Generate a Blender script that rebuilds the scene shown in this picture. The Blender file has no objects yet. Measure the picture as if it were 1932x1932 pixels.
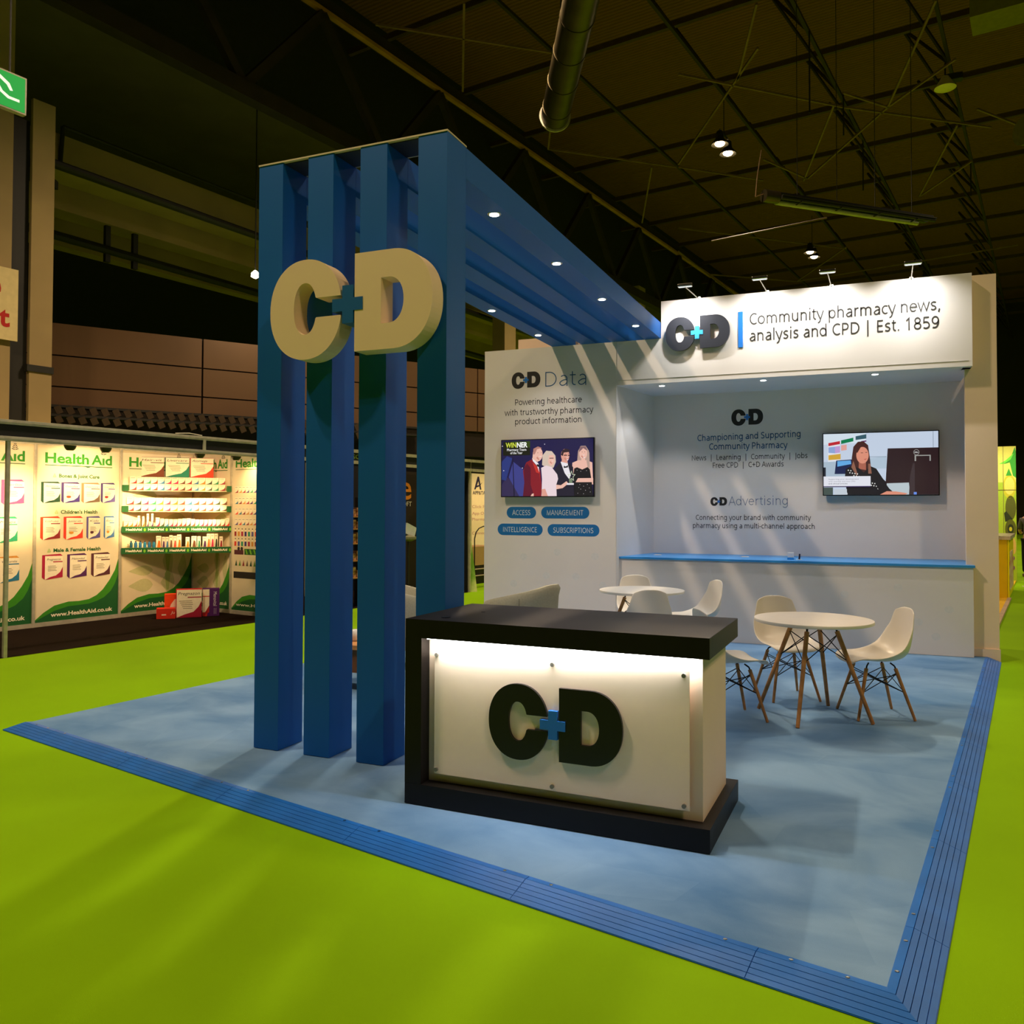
import bpy, bmesh, math, random
from mathutils import Vector, Matrix
random.seed(7)
R = math.radians
S = bpy.context.scene
COL = S.collection

# ---------------------------------------------------------------- camera
cam_d = bpy.data.cameras.new('camera'); cam = bpy.data.objects.new('camera', cam_d); COL.objects.link(cam)
cam_d.sensor_fit = 'HORIZONTAL'; cam_d.sensor_width = 36.0
cam_d.lens = 36.0 * 1585.9 / 1932.0
cam_d.shift_y = -(966.0 - 922.2) / 1932.0
cam_d.clip_end = 400
cam.location = (0, 0, 1.58)
cam.rotation_euler = (Matrix.Rotation(R(22.674), 3, 'Z') @ Matrix.Rotation(R(90 + 1.3151), 3, 'X') @ Matrix.Rotation(R(0.1795), 3, 'Z')).to_euler()
S.camera = cam

# ---------------------------------------------------------------- exposure, world
S.view_settings.view_transform = 'Standard'
S.view_settings.look = 'None'
S.view_settings.exposure = 0.0
S.view_settings.gamma = 1.0
S.view_settings.use_curve_mapping = False
W = bpy.data.worlds.new('hall_air'); S.world = W; W.use_nodes = True
W.node_tree.nodes['Background'].inputs[0].default_value = (0.95, 0.90, 0.78, 1)
W.node_tree.nodes['Background'].inputs[1].default_value = 0.03

# ---------------------------------------------------------------- frames (where a group of things stands in the hall)
class Frame:
    def __init__(s, x, y, deg): s.loc = Vector((x, y, 0)); s.deg = deg; s.rot = Matrix.Rotation(R(deg), 3, 'Z')
    def at(s, p): return s.loc + s.rot @ Vector(p)
WF = Frame(0, 0, 0)              # the white back wall
TF = Frame(0, 0, -0.3055)        # the blue portal
DF = Frame(0, 0, -1.4895)        # the reception desk
HF = Frame(-8.53, 6.23, 80.0)    # the hall grid: x runs down the aisle, y away from it to the left

# ---------------------------------------------------------------- lamps of the hall (row down the aisle, plus an unseen row added as fill), light warm white
def spot(name, loc, power, color, size_deg, blend, radius, direction=(0, 0, -1), parent=None):
    l = bpy.data.lights.new(name, 'SPOT'); l.energy = power; l.color = color
    l.spot_size = R(size_deg); l.spot_blend = blend; l.shadow_soft_size = radius
    o = bpy.data.objects.new(name, l); COL.objects.link(o)
    o.location = loc; o.rotation_euler = Vector(direction).to_track_quat('-Z', 'Y').to_euler()
    return o
def area(name, loc, power, color, sx, sy, direction=(0, 0, -1), up='Y', spread=180):
    l = bpy.data.lights.new(name, 'AREA'); l.shape = 'RECTANGLE'; l.size = sx; l.size_y = sy
    l.energy = power; l.color = color; l.spread = R(spread)
    o = bpy.data.objects.new(name, l); COL.objects.link(o)
    o.location = loc; o.rotation_euler = Vector(direction).to_track_quat('-Z', up).to_euler()
    return o
HALL_WARM = (1.0, 0.76, 0.50)
HALL_POWER = 1350
LAMPS = []
for k in range(-2, 5):
    for dx, dy, row in ((0, 0, 0), (13.0, -2.3, 1)):  # second row, out of view to the right, added for ambient fill
        x = -5.45 + 1.79 * (k - 1) + dx; y = 12.9 + 11.7 * (k - 1) + dy
        LAMPS.append((x, y, 12.0, row, k))
for (x, y, z, row, k) in LAMPS:
    for e in (-1, 1):
        spot('lamp_light', (x + 0.06 * e, y + 0.37 * e, z - 0.30), HALL_POWER * (1.0 if row == 0 else 0.55) * (1.5 if k < 0 else 1.0), HALL_WARM, 150, 0.6, 0.16)  # unseen pairs behind the camera are strengthened for more frontal light

COOL = (0.96, 0.97, 1.0)

# ---------------------------------------------------------------- materials
def lin(c):
    return tuple(((v / 255) / 12.92 if v / 255 <= 0.04045 else ((v / 255 + 0.055) / 1.055) ** 2.4) for v in c)
MATS = {}
def mat(name, rgb, rough=0.6, metal=0.0, emit=0.0, spec=0.4, noise=0.0, nscale=8.0, bump=0.0, bscale=60.0, alpha=1.0, trans=0.0, dark=None):
    if name in MATS: return MATS[name]
    m = bpy.data.materials.new(name); m.use_nodes = True
    nt = m.node_tree; b = nt.nodes['Principled BSDF']; c = lin(rgb)
    b.inputs['Base Color'].default_value = (*c, 1)
    b.inputs['Roughness'].default_value = rough; b.inputs['Metallic'].default_value = metal
    b.inputs['Specular IOR Level'].default_value = spec
    if emit:
        b.inputs['Emission Color'].default_value = (*c, 1); b.inputs['Emission Strength'].default_value = emit
        b.inputs['Base Color'].default_value = (0.01, 0.01, 0.01, 1)
    if trans:
        b.inputs['Transmission Weight'].default_value = trans; b.inputs['IOR'].default_value = 1.49
    if noise:
        tc = nt.nodes.new('ShaderNodeTexCoord'); n = nt.nodes.new('ShaderNodeTexNoise')
        n.inputs['Scale'].default_value = nscale; n.inputs['Detail'].default_value = 4
        nt.links.new(tc.outputs['Object'], n.inputs['Vector'])
        r = nt.nodes.new('ShaderNodeValToRGB'); d = lin(dark) if dark else tuple(v * (1 - noise) for v in c)
        r.color_ramp.elements[0].position = 0.38; r.color_ramp.elements[1].position = 0.62
        r.color_ramp.elements[0].color = (*d, 1); r.color_ramp.elements[1].color = (*[min(1, v * (1 + noise * 0.4)) for v in c], 1)
        nt.links.new(n.outputs['Fac'], r.inputs['Fac']); nt.links.new(r.outputs['Color'], b.inputs['Base Color'])
    if bump:
        tc = nt.nodes.new('ShaderNodeTexCoord'); n = nt.nodes.new('ShaderNodeTexNoise')
        n.inputs['Scale'].default_value = bscale; n.inputs['Detail'].default_value = 3
        nt.links.new(tc.outputs['Object'], n.inputs['Vector'])
        bp = nt.nodes.new('ShaderNodeBump'); bp.inputs['Strength'].default_value = bump; bp.inputs['Distance'].default_value = 0.01
        nt.links.new(n.outputs['Fac'], bp.inputs['Height']); nt.links.new(bp.outputs['Normal'], b.inputs['Normal'])
    MATS[name] = m; return m
def flatc(rgb, e=0.0, rough=0.65):
    return mat('ink_%d_%d_%d_%d' % (*rgb, int(e * 100)), rgb, rough=rough, emit=e, noise=0 if e else 0.04, nscale=30)

M_green = mat('green_carpet', (136, 184, 0), rough=0.95, spec=0.1, noise=0.07, nscale=0.8, bump=0.25, bscale=500)
M_blue_carpet = None
M_ramp = mat('blue_plastic', (30, 112, 205), rough=0.42, noise=0.10, nscale=5, bump=0.05, bscale=40)
M_white = mat('white_laminate', (228, 221, 216), rough=0.55, noise=0.02, nscale=2)
M_offw = mat('cream_panel', (244, 217, 190), rough=0.6, noise=0.02, nscale=3)
M_portal = mat('portal_blue', (18, 96, 176), rough=0.5, spec=0.3, noise=0.03, nscale=1.5)
M_black = mat('black_laminate', (20, 15, 13), rough=0.45, spec=0.25, noise=0.10, nscale=20, bump=0.03, bscale=90)
M_logo_black = mat('logo_black', (15, 12, 12), rough=0.4)
M_logo_grey = mat('logo_charcoal', (52, 54, 62), rough=0.35)
M_logo_cream = mat('logo_cream', (246, 218, 172), rough=0.55)
M_logo_blue = mat('logo_blue', (36, 116, 205), rough=0.4)
M_worktop = mat('worktop_blue', (52, 148, 224), rough=0.35, spec=0.5, noise=0.02)
M_shell = mat('chair_plastic', (236, 228, 214), rough=0.35, spec=0.5, noise=0.02, nscale=3)
M_tabletop = mat('table_laminate', (240, 234, 222), rough=0.3, noise=0.02)
M_wood = mat('beech_wood', (196, 136, 78), rough=0.5, noise=0.25, nscale=14, bump=0.05)
M_wire = mat('black_steel', (14, 16, 24), rough=0.4, metal=0.6, noise=0.1)
M_alu = mat('aluminium', (200, 192, 172), rough=0.4, metal=0.35, noise=0.12, nscale=14)
M_chrome = mat('chrome', (210, 208, 200), rough=0.18, metal=1.0, noise=0.05)
M_darkplastic = mat('tv_black', (10, 10, 12), rough=0.3, noise=0.05)
M_led = mat('led_white', (255, 255, 255), emit=14)
M_led_warm = mat('bulb_warm', (255, 226, 168), emit=22)
M_fabric = mat('sage_fabric', (178, 172, 148), rough=0.95, spec=0.1, noise=0.06, nscale=60, bump=0.3, bscale=400)
M_blackcarpet = mat('black_carpet', (30, 20, 14), rough=0.98, spec=0.05, noise=0.15, nscale=30, bump=0.2, bscale=400)
M_steel_dark = mat('dark_roof_steel', (50, 39, 26), rough=0.7, metal=0.2, noise=0.2, nscale=2)
M_purlin = mat('purlin_steel', (74, 52, 26), rough=0.7, noise=0.1)
M_steel_light = mat('pale_roof_steel', (124, 94, 64), rough=0.6, noise=0.2, nscale=2)
M_steel_yellow = mat('yellow_roof_steel', (170, 120, 20), rough=0.6, noise=0.2, nscale=2)
M_concrete = mat('painted_concrete', (168, 142, 96), rough=0.85, noise=0.12, nscale=0.8, bump=0.1, bscale=6)
M_hallpanel = mat('hall_wall_panel', (106, 76, 48), rough=0.85, noise=0.10, nscale=0.6)
M_pipe = mat('dark_pipe', (38, 34, 26), rough=0.6, noise=0.1)
M_blackwall = mat('black_board', (14, 13, 12), rough=0.7, noise=0.1)
M_green_dark = flatc((22, 92, 40)); M_green_mid = flatc((58, 142, 24)); M_green_lt = flatc((120, 190, 40)); M_green_text = flatc((46, 138, 34))
M_poster = mat('poster_cream', (238, 222, 188), rough=0.35, spec=0.5, noise=0.02)

# blue stand carpet: nap brushed in patches
def carpet_material():
    m = bpy.data.materials.new('blue_carpet'); m.use_nodes = True; nt = m.node_tree; b = nt.nodes['Principled BSDF']
    b.inputs['Roughness'].default_value = 0.95; b.inputs['Specular IOR Level'].default_value = 0.1
    tc = nt.nodes.new('ShaderNodeTexCoord')
    n1 = nt.nodes.new('ShaderNodeTexNoise'); n1.inputs['Scale'].default_value = 1.1; n1.inputs['Detail'].default_value = 5; n1.inputs['Distortion'].default_value = 0.5
    mp = nt.nodes.new('ShaderNodeMapping'); mp.inputs['Scale'].default_value = (1.15, 1.35, 1); mp.inputs['Rotation'].default_value = (0, 0, 0.5)
    nt.links.new(tc.outputs['Object'], mp.inputs['Vector']); nt.links.new(mp.outputs['Vector'], n1.inputs['Vector'])
    v = nt.nodes.new('ShaderNodeTexVoronoi'); v.inputs['Scale'].default_value = 1.6
    nt.links.new(mp.outputs['Vector'], v.inputs['Vector'])
    mx = nt.nodes.new('ShaderNodeMix'); mx.data_type = 'FLOAT'; mx.inputs[0].default_value = 0.08
    nt.links.new(n1.outputs['Fac'], mx.inputs[2]); nt.links.new(v.outputs['Color'], mx.inputs[3])
    r = nt.nodes.new('ShaderNodeValToRGB')
    r.color_ramp.elements[0].position = 0.32; r.color_ramp.elements[0].color = (*lin((90, 132, 178)), 1)
    r.color_ramp.elements[1].position = 0.66; r.color_ramp.elements[1].color = (*lin((134, 170, 206)), 1)
    nt.links.new(mx.outputs[0], r.inputs['Fac']); nt.links.new(r.outputs['Color'], b.inputs['Base Color'])
    n2 = nt.nodes.new('ShaderNodeTexNoise'); n2.inputs['Scale'].default_value = 420
    nt.links.new(tc.outputs['Object'], n2.inputs['Vector'])
    bp = nt.nodes.new('ShaderNodeBump'); bp.inputs['Strength'].default_value = 0.3; bp.inputs['Distance'].default_value = 0.01
    nt.links.new(n2.outputs['Fac'], bp.inputs['Height']); nt.links.new(bp.outputs['Normal'], b.inputs['Normal'])
    return m
M_blue_carpet = carpet_material()

# roof deck: corrugated sheet, ribs across the aisle
def deck_material():
    m = bpy.data.materials.new('roof_deck'); m.use_nodes = True; nt = m.node_tree; b = nt.nodes['Principled BSDF']
    b.inputs['Roughness'].default_value = 0.8
    tc = nt.nodes.new('ShaderNodeTexCoord'); w = nt.nodes.new('ShaderNodeTexWave'); w.bands_direction = 'X'; w.inputs['Scale'].default_value = 2.2
    w.inputs['Distortion'].default_value = 0.0
    nt.links.new(tc.outputs['Object'], w.inputs['Vector'])
    r = nt.nodes.new('ShaderNodeValToRGB'); r.color_ramp.elements[0].color = (*lin((98, 58, 24)), 1); r.color_ramp.elements[1].color = (*lin((124, 78, 32)), 1)
    nt.links.new(w.outputs['Fac'], r.inputs['Fac']); nt.links.new(r.outputs['Color'], b.inputs['Base Color'])
    bp = nt.nodes.new('ShaderNodeBump'); bp.inputs['Strength'].default_value = 0.6; bp.inputs['Distance'].default_value = 0.05
    nt.links.new(w.outputs['Fac'], bp.inputs['Height']); nt.links.new(bp.outputs['Normal'], b.inputs['Normal'])
    return m
M_deck = deck_material()

# ---------------------------------------------------------------- object helpers
OFF = {}
def props(o, label=None, cat=None, group=None, kind=None):
    if label: o['label'] = label
    if cat: o['category'] = cat
    if group: o['group'] = group
    if kind: o['kind'] = kind
    return o
def thing(name, label, cat, F, base, group=None):
    o = bpy.data.objects.new(name, None); COL.objects.link(o); o.empty_display_size = 0.1
    o.location = F.at(base); o.rotation_euler = (0, 0, R(F.deg)); OFF[o] = Vector(base)
    return props(o, label, cat, group)

_text = {}
def text_mesh(s, bold=0.0, shear=0.0, space=1.0):
    k = (s, bold, shear, space)
    if k in _text: return _text[k]
    c = bpy.data.curves.new('t', 'FONT'); c.body = s; c.offset = bold; c.shear = shear; c.space_character = space
    c.resolution_u = 3
    o = bpy.data.objects.new('t', c); COL.objects.link(o)
    me = o.to_mesh(); v = [(q.co.x, q.co.y) for q in me.vertices]; f = [tuple(p.vertices) for p in me.polygons]
    o.to_mesh_clear(); bpy.data.objects.remove(o); bpy.data.curves.remove(c)
    _text[k] = (v, f); return _text[k]
# a light monoline sans for the wall lettering: centre lines per letter, widened to strokes
def _E(cx, cy, rx, ry, t0, t1):
    k = max(4, int(abs(t1 - t0) / 15)); return [(cx + rx * math.cos(R(t0 + (t1 - t0) * i / k)), cy + ry * math.sin(R(t0 + (t1 - t0) * i / k))) for i in range(k + 1)]
def _SP(P, k=5):
    Q = [P[0]] + P + [P[-1]]; out = []
    for i in range(1, len(Q) - 2):
        a, b, c, d = Q[i - 1:i + 3]
        for j in range(k):
            t = j / k; out.append(tuple(0.5 * (2 * b[m] + (c[m] - a[m]) * t + (2 * a[m] - 5 * b[m] + 4 * c[m] - d[m]) * t * t + (3 * b[m] - a[m] - 3 * c[m] + d[m]) * t ** 3) for m in (0, 1)))
    return out + [P[-1]]
_O = lambda x: _E(x, .268, .205, .226, 0, 360)
_ST = lambda x, a=0., b=.535: [(x, a), (x, b)]
GL = {
 'a': (.556, [[(.45, 0), (.45, .34)] + _E(.29, .34, .16, .152, 0, 140), _SP([(.45, .29), (.27, .275), (.105, .16), (.19, .045), (.34, .06), (.45, .17)])]),
 'b': (.613, [_ST(.13, 0, .76), _O(.335)]), 'c': (.476, [_E(.30, .268, .21, .226, 52, 308)]), 'd': (.613, [_ST(.48, 0, .76), _O(.275)]),
 'e': (.561, [[(.075, .285), (.495, .285)] + _E(.285, .268, .21, .226, 5, 318)]), 'f': (.339, [[(.13, 0), (.13, .60)] + _E(.27, .60, .14, .125, 180, 78), [(.03, .494), (.29, .494)]]),
 'g': (.60, [_O(.275), [(.48, .535), (.48, -.04)] + _E(.28, -.04, .20, .16, 0, -150)]), 'h': (.618, [_ST(.13, 0, .76), _E(.31, .32, .18, .174, 165, 0) + [(.49, 0)]]),
 'i': (.253, [_ST(.127), [(.127, .65), (.127, .74)]]), 'l': (.253, [_ST(.127, 0, .76)]), 'k': (.525, [_ST(.13, 0, .76), [(.44, .53), (.15, .25)], [(.24, .335), (.47, 0)]]),
 'm': (.93, [_ST(.13), _E(.29, .33, .165, .164, 165, 0) + [(.455, 0)], _E(.625, .33, .17, .164, 165, 0) + [(.795, 0)]]),
 'n': (.618, [_ST(.13), _E(.31, .32, .18, .174, 165, 0) + [(.49, 0)]]), 'o': (.605, [_E(.302, .268, .225, .226, 0, 360)]), 'p': (.613, [_ST(.13, -.24, .535), _O(.335)]),
 'r': (.408, [_ST(.13), _E(.33, .32, .20, .174, 165, 78)]), 's': (.477, [_SP([(.40, .455), (.25, .494), (.115, .41), (.16, .31), (.33, .235), (.385, .13), (.24, .042), (.08, .085)])]),
 't': (.353, [[(.16, .655), (.16, .16)] + _E(.275, .16, .115, .118, 180, 290), [(.035, .494), (.32, .494)]]), 'u': (.618, [_ST(.49), [(.125, .535), (.125, .215)] + _E(.305, .215, .18, .174, 180, 345)]),
 'v': (.501, [[(.02, .535), (.25, .02), (.48, .535)]]), 'w': (.778, [[(.02, .535), (.205, .02), (.389, .50), (.573, .02), (.758, .535)]]), 'x': (.524, [[(.04, .535), (.48, 0)], [(.48, .535), (.04, 0)]]),
 'y': (.502, [[(.02, .535), (.26, .02)], [(.485, .535), (.235, -.13)] + _E(.10, -.08, .13, .12, -25, -95)]), 'z': (.468, [[(.05, .494), (.41, .494), (.05, .042), (.43, .042)]]),
 'A': (.633, [[(.02, 0), (.316, .70), (.613, 0)], [(.12, .25), (.513, .25)]]), 'B': (.648, [[(.14, 0), (.14, .672), (.33, .672)] + _E(.36, .52, .16, .152, 90, -90) + [(.14, .368)], [(.36, .368)] + _E(.38, .205, .175, .163, 90, -90) + [(.14, .042)]]),
 'C': (.630, [_E(.40, .357, .30, .318, 52, 308)]), 'D': (.729, [[(.14, .042), (.14, .672), (.30, .672)] + _E(.32, .357, .33, .315, 90, -90) + [(.12, .042)]]),
 'E': (.556, [[(.49, .672), (.14, .672), (.14, .042), (.49, .042)], [(.14, .37), (.46, .37)]]), 'F': (.516, [[(.48, .672), (.14, .672), (.14, 0)], [(.14, .36), (.45, .36)]]),
 'G': (.728, [_E(.41, .357, .31, .318, 50, 310) + [(.62, .10), (.62, .34), (.42, .34)]]), 'H': (.738, [_ST(.14, 0, .714), _ST(.60, 0, .714), [(.14, .37), (.60, .37)]]), 'I': (.279, [_ST(.14, 0, .714)]),
 'J': (.30, [[(.17, .714), (.17, 0)] + _E(.05, 0, .12, .15, 0, -80)]), 'K': (.614, [_ST(.14, 0, .714), [(.55, .714), (.15, .30)], [(.27, .42), (.59, 0)]]), 'L': (.519, [[(.14, .714), (.14, .042), (.49, .042)]]),
 'M': (.903, [[(.14, 0), (.15, .67), (.45, .03), (.75, .67), (.76, 0)]]), 'N': (.76, [[(.14, 0), (.14, .66), (.62, .05), (.62, .714)]]), 'O': (.779, [_E(.39, .357, .31, .318, 0, 360)]),
 'P': (.602, [[(.14, 0), (.14, .672), (.32, .672)] + _E(.34, .49, .17, .182, 90, -90) + [(.14, .308)]]), 'R': (.618, [[(.14, 0), (.14, .672), (.32, .672)] + _E(.34, .50, .17, .172, 90, -90) + [(.14, .328)], [(.35, .328), (.58, 0)]]),
 'S': (.549, [_SP([(.46, .62), (.30, .675), (.12, .60), (.13, .46), (.29, .365), (.45, .26), (.44, .10), (.25, .038), (.07, .085)])]), 'T': (.553, [_ST(.277, 0, .672), [(.02, .672), (.533, .672)]]),
 'U': (.731, [[(.13, .714), (.13, .28)] + _E(.365, .28, .235, .238, 180, 360) + [(.60, .714)]]), 'V': (.595, [[(.02, .714), (.297, .02), (.575, .714)]]), 'Y': (.566, [[(.02, .714), (.283, .33), (.546, .714)], _ST(.283, 0, .33)]),
 '1': (.572, [[(.13, .55), (.30, .69), (.30, 0)]]), '5': (.572, [_SP([(.10, .09), (.25, .038), (.42, .10), (.46, .22), (.40, .36), (.25, .41), (.12, .385)]) + [(.14, .672), (.45, .672)]]),
 '8': (.572, [_E(.285, .52, .165, .155, 0, 360), _E(.285, .205, .20, .165, 0, 360)]), '9': (.572, [_E(.285, .47, .195, .20, 0, 360), _SP([(.48, .47), (.47, .27), (.38, .10), (.24, .045), (.12, .06)])]),
 '.': (.266, [[(.133, 0), (.133, .095)]]), ',': (.245, [[(.15, .10), (.09, -.11)]]), '|': (.551, [[(.275, -.20), (.275, .77)]]), '-': (.322, [[(.04, .27), (.28, .27)]]), '+': (.572, [[(.05, .36), (.52, .36)], [(.285, .12), (.285, .60)]]), ' ': (.26, [])}
def sans_mesh(s, w=0.085):
    vs = []; fs = []; x = 0.0
    for ch in s:
        adv, strokes = GL.get(ch, GL['o'])
        for st_ in strokes:
            P = [Vector((a + x, b)) for a, b in st_]
            P = [p for i, p in enumerate(P) if i == 0 or (p - P[i - 1]).length > 1e-4]
            closed = (P[0] - P[-1]).length < 1e-3
            if closed: P = P[:-1]
            n = len(P); k = len(vs)
            for i in range(n):
                a = P[i - 1] if (i > 0 or closed) else None; c = P[(i + 1) % n] if (i < n - 1 or closed) else None
                d1 = (P[i] - a).normalized() if a is not None else None; d2 = (c - P[i]).normalized() if c is not None else None
                d1 = d1 or d2; d2 = d2 or d1
                n1 = Vector((-d1.y, d1.x)); n2 = Vector((-d2.y, d2.x)); m_ = n1 + n2
                m_ = m_.normalized() if m_.length > 1e-3 else n1
                L = w / 2 / max(0.45, m_.dot(n1))
                vs.append(tuple(P[i] - m_ * L)); vs.append(tuple(P[i] + m_ * L))
            for i in range(n if closed else n - 1):
                j = (i + 1) % n; fs.append((k + 2 * i, k + 2 * j, k + 2 * j + 1, k + 2 * i + 1))
        x += adv
    return vs, fs

def poly_holes(loops, depth):
    """extruded outline with holes -> verts (x,y,z in -depth..0), faces"""
    c = bpy.data.curves.new('p', 'CURVE'); c.dimensions = '2D'; c.fill_mode = 'BOTH' if depth else 'FRONT'; c.extrude = depth / 2
    for L in loops:
        sp = c.splines.new('POLY'); sp.points.add(len(L) - 1); sp.use_cyclic_u = True
        for i, (x, y) in enumerate(L): sp.points[i].co = (x, y, 0, 1)
    o = bpy.data.objects.new('p', c); COL.objects.link(o); me = o.to_mesh()
    v = [(q.co.x, q.co.y, q.co.z - depth / 2) for q in me.vertices]; f = [tuple(p.vertices) for p in me.polygons]
    o.to_mesh_clear(); bpy.data.objects.remove(o); bpy.data.curves.remove(c)
    return v, f

def FY(y, a0=0.0):      # picture plane facing -y : (right, up, towards viewer)
    return lambda a, b, n=0.0: (a, y - n, b)
def FX(x):              # picture plane facing -x, right = -y
    return lambda a, b, n=0.0: (x - n, -a, b)
def FXp(x):             # facing +x, right = +y
    return lambda a, b, n=0.0: (x + n, a, b)

class MB:
    def __init__(s): s.v = []; s.f = []; s.m = []
    def add(s, vs, fs, mi=0):
        k = len(s.v); s.v += [tuple(p) for p in vs]
        for f in fs: s.f.append(tuple(i + k for i in f)); s.m.append(mi)
        return s
    def box(s, x0, x1, y0, y1, z0, z1, mi=0, bev=0.0, rot=None, c=None):
        if x0 > x1: x0, x1 = x1, x0
        if y0 > y1: y0, y1 = y1, y0
        if z0 > z1: z0, z1 = z1, z0
        bm = bmesh.new(); bmesh.ops.create_cube(bm, size=1)
        for q in bm.verts: q.co = Vector(((x0 + x1) / 2 + q.co.x * (x1 - x0), (y0 + y1) / 2 + q.co.y * (y1 - y0), (z0 + z1) / 2 + q.co.z * (z1 - z0)))
        if bev: bmesh.ops.bevel(bm, geom=bm.edges[:], offset=bev, segments=2, affect='EDGES', profile=0.6)
        if rot is not None:
            cc = Vector(c) if c else Vector(((x0 + x1) / 2, (y0 + y1) / 2, (z0 + z1) / 2))
            for q in bm.verts: q.co = rot @ (q.co - cc) + cc
        bm.verts.index_update()
        s.add([q.co[:] for q in bm.verts], [[v.index for v in f.verts] for f in bm.faces], mi); bm.free(); return s
    def tube(s, p, q, r, r2=None, n=10, mi=0, cap=True):
        p = Vector(p); q = Vector(q); r2 = r if r2 is None else r2
        d = (q - p).normalized(); a = d.orthogonal().normalized(); b = d.cross(a)
        vs = []
        for o_, rr in ((p, r), (q, r2)):
            for i in range(n):
                t = 2 * math.pi * i / n; vs.append(o_ + a * math.cos(t) * rr + b * math.sin(t) * rr)
        fs = [(i, (i + 1) % n, n + (i + 1) % n, n + i) for i in range(n)]
        if cap: fs += [tuple(range(n))[::-1], tuple(range(n, 2 * n))]
        return s.add(vs, fs, mi)
    def bar(s, p, q, w, h, mi=0):
        p = Vector(p); q = Vector(q); d = (q - p).normalized()
        a = d.cross(Vector((0, 0, 1))); a = a.normalized() if a.length > 1e-4 else Vector((1, 0, 0)); b = a.cross(d).normalized()
        vs = [o_ + a * i * w / 2 + b * j * h / 2 for o_ in (p, q) for i, j in ((-1, -1), (1, -1), (1, 1), (-1, 1))]
        return s.add(vs, [(0, 1, 2, 3), (7, 6, 5, 4), (0, 4, 5, 1), (1, 5, 6, 2), (2, 6, 7, 3), (3, 7, 4, 0)], mi)
    def lathe(s, prof, c=(0, 0, 0), n=32, mi=0, cap=True):
        vs = []; fs = []; c = Vector(c)
        for (r, z) in prof:
            for i in range(n):
                t = 2 * math.pi * i / n; vs.append(c + Vector((r * math.cos(t), r * math.sin(t), z)))
        for k in range(len(prof) - 1):
            for i in range(n): fs.append((k * n + i, k * n + (i + 1) % n, (k + 1) * n + (i + 1) % n, (k + 1) * n + i))
        if cap: fs.append(tuple(range(n))[::-1]); fs.append(tuple(range((len(prof) - 1) * n, len(prof) * n)))
        return s.add(vs, fs, mi)
    def path(s, pts, r, n=8, mi=0):
        for a, b in zip(pts[:-1], pts[1:]): s.tube(a, b, r, n=n, mi=mi)
        return s
    def flat(s, fn, pts, n=0.0, mi=0):
        return s.add([fn(a, b, n) for a, b in pts], [tuple(range(len(pts)))], mi)
    def rect(s, fn, a0, a1, b0, b1, n=0.0, mi=0):
        return s.flat(fn, ((a0, b0), (a1, b0), (a1, b1), (a0, b1)), n, mi)
    def ell(s, fn, a, b, ra, rb, n=0.0, mi=0, k=20, t0=0, t1=360):
        return s.flat(fn, [(a + ra * math.cos(R(t0 + (t1 - t0) * i / k)), b + rb * math.sin(R(t0 + (t1 - t0) * i / k))) for i in range(k if t1 - t0 == 360 else k + 1)], n, mi)
    def prism(s, fn, pts, n0, n1, mi=0):
        k = len(pts); vs = [fn(a, b, n0) for a, b in pts] + [fn(a, b, n1) for a, b in pts]
        fs = [tuple(range(k))[::-1], tuple(range(k, 2 * k))] + [(i, (i + 1) % k, k + (i + 1) % k, k + i) for i in range(k)]
        return s.add(vs, fs, mi)
    def holes(s, fn, loops, depth, n=0.0, mi=0):
        v, f = poly_holes(loops, depth)
        return s.add([fn(x, y, z + n + depth) for x, y, z in v], f, mi)
    def text(s, st, fn, a0, a1, b, cap=None, n=0.002, mi=0, bold=0.0, shear=0.0, space=1.0, rise=0.0):
        v, f = text_mesh(st, bold, shear, space)
        if not v: return s
        x0 = min(p[0] for p in v); x1 = max(p[0] for p in v)
        kx = (a1 - a0) / (x1 - x0); ky = kx if cap is None else cap / 0.70
        return s.add([fn(a0 + (x - x0) * kx, b + y * ky + rise * (x - x0) / (x1 - x0), n) for x, y in v], f, mi)
    def sans(s, st, fn, a0, a1, b, cap, w=0.085, n=0.002, mi=0, rise=0.0):
        v, f = sans_mesh(st, w); x0 = min(p[0] for p in v); x1 = max(p[0] for p in v); kx = (a1 - a0) / (x1 - x0); ky = cap / 0.714
        return s.add([fn(a0 + (x - x0) * kx, b + y * ky + rise * (x - x0) / (x1 - x0), n) for x, y in v], f, mi)
    def build(s, name, mats, parent=None, F=None, base=None, label=None, cat=None, group=None, kind=None, smooth=False, angle=35):
        if not isinstance(mats, (list, tuple)): mats = [mats]
        off = OFF[parent] if parent is not None else Vector(base if base is not None else (0, 0, 0))
        me = bpy.data.meshes.new(name); me.from_pydata([Vector(p) - off for p in s.v], [], s.f); me.update()
        for m in mats: me.materials.append(m)
        if len(mats) > 1:
            for p, mi in zip(me.polygons, s.m): p.material_index = mi
        if smooth:
            for p in me.polygons: p.use_smooth = True
            try: me.set_sharp_from_angle(angle=R(angle))
            except Exception: pass
        o = bpy.data.objects.new(name, me); COL.objects.link(o)
        if parent is not None: o.parent = parent
        else:
            F = F or WF; o.location = F.at(off); o.rotation_euler = (0, 0, R(F.deg))
        OFF[o] = off
        return props(o, label, cat, group, kind)
def copy_tree(o, parent=None):
    kids = list(o.children); c = o.copy(); COL.objects.link(c); c.parent = parent
    for ch in kids: copy_tree(ch, c)
    return c

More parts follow.
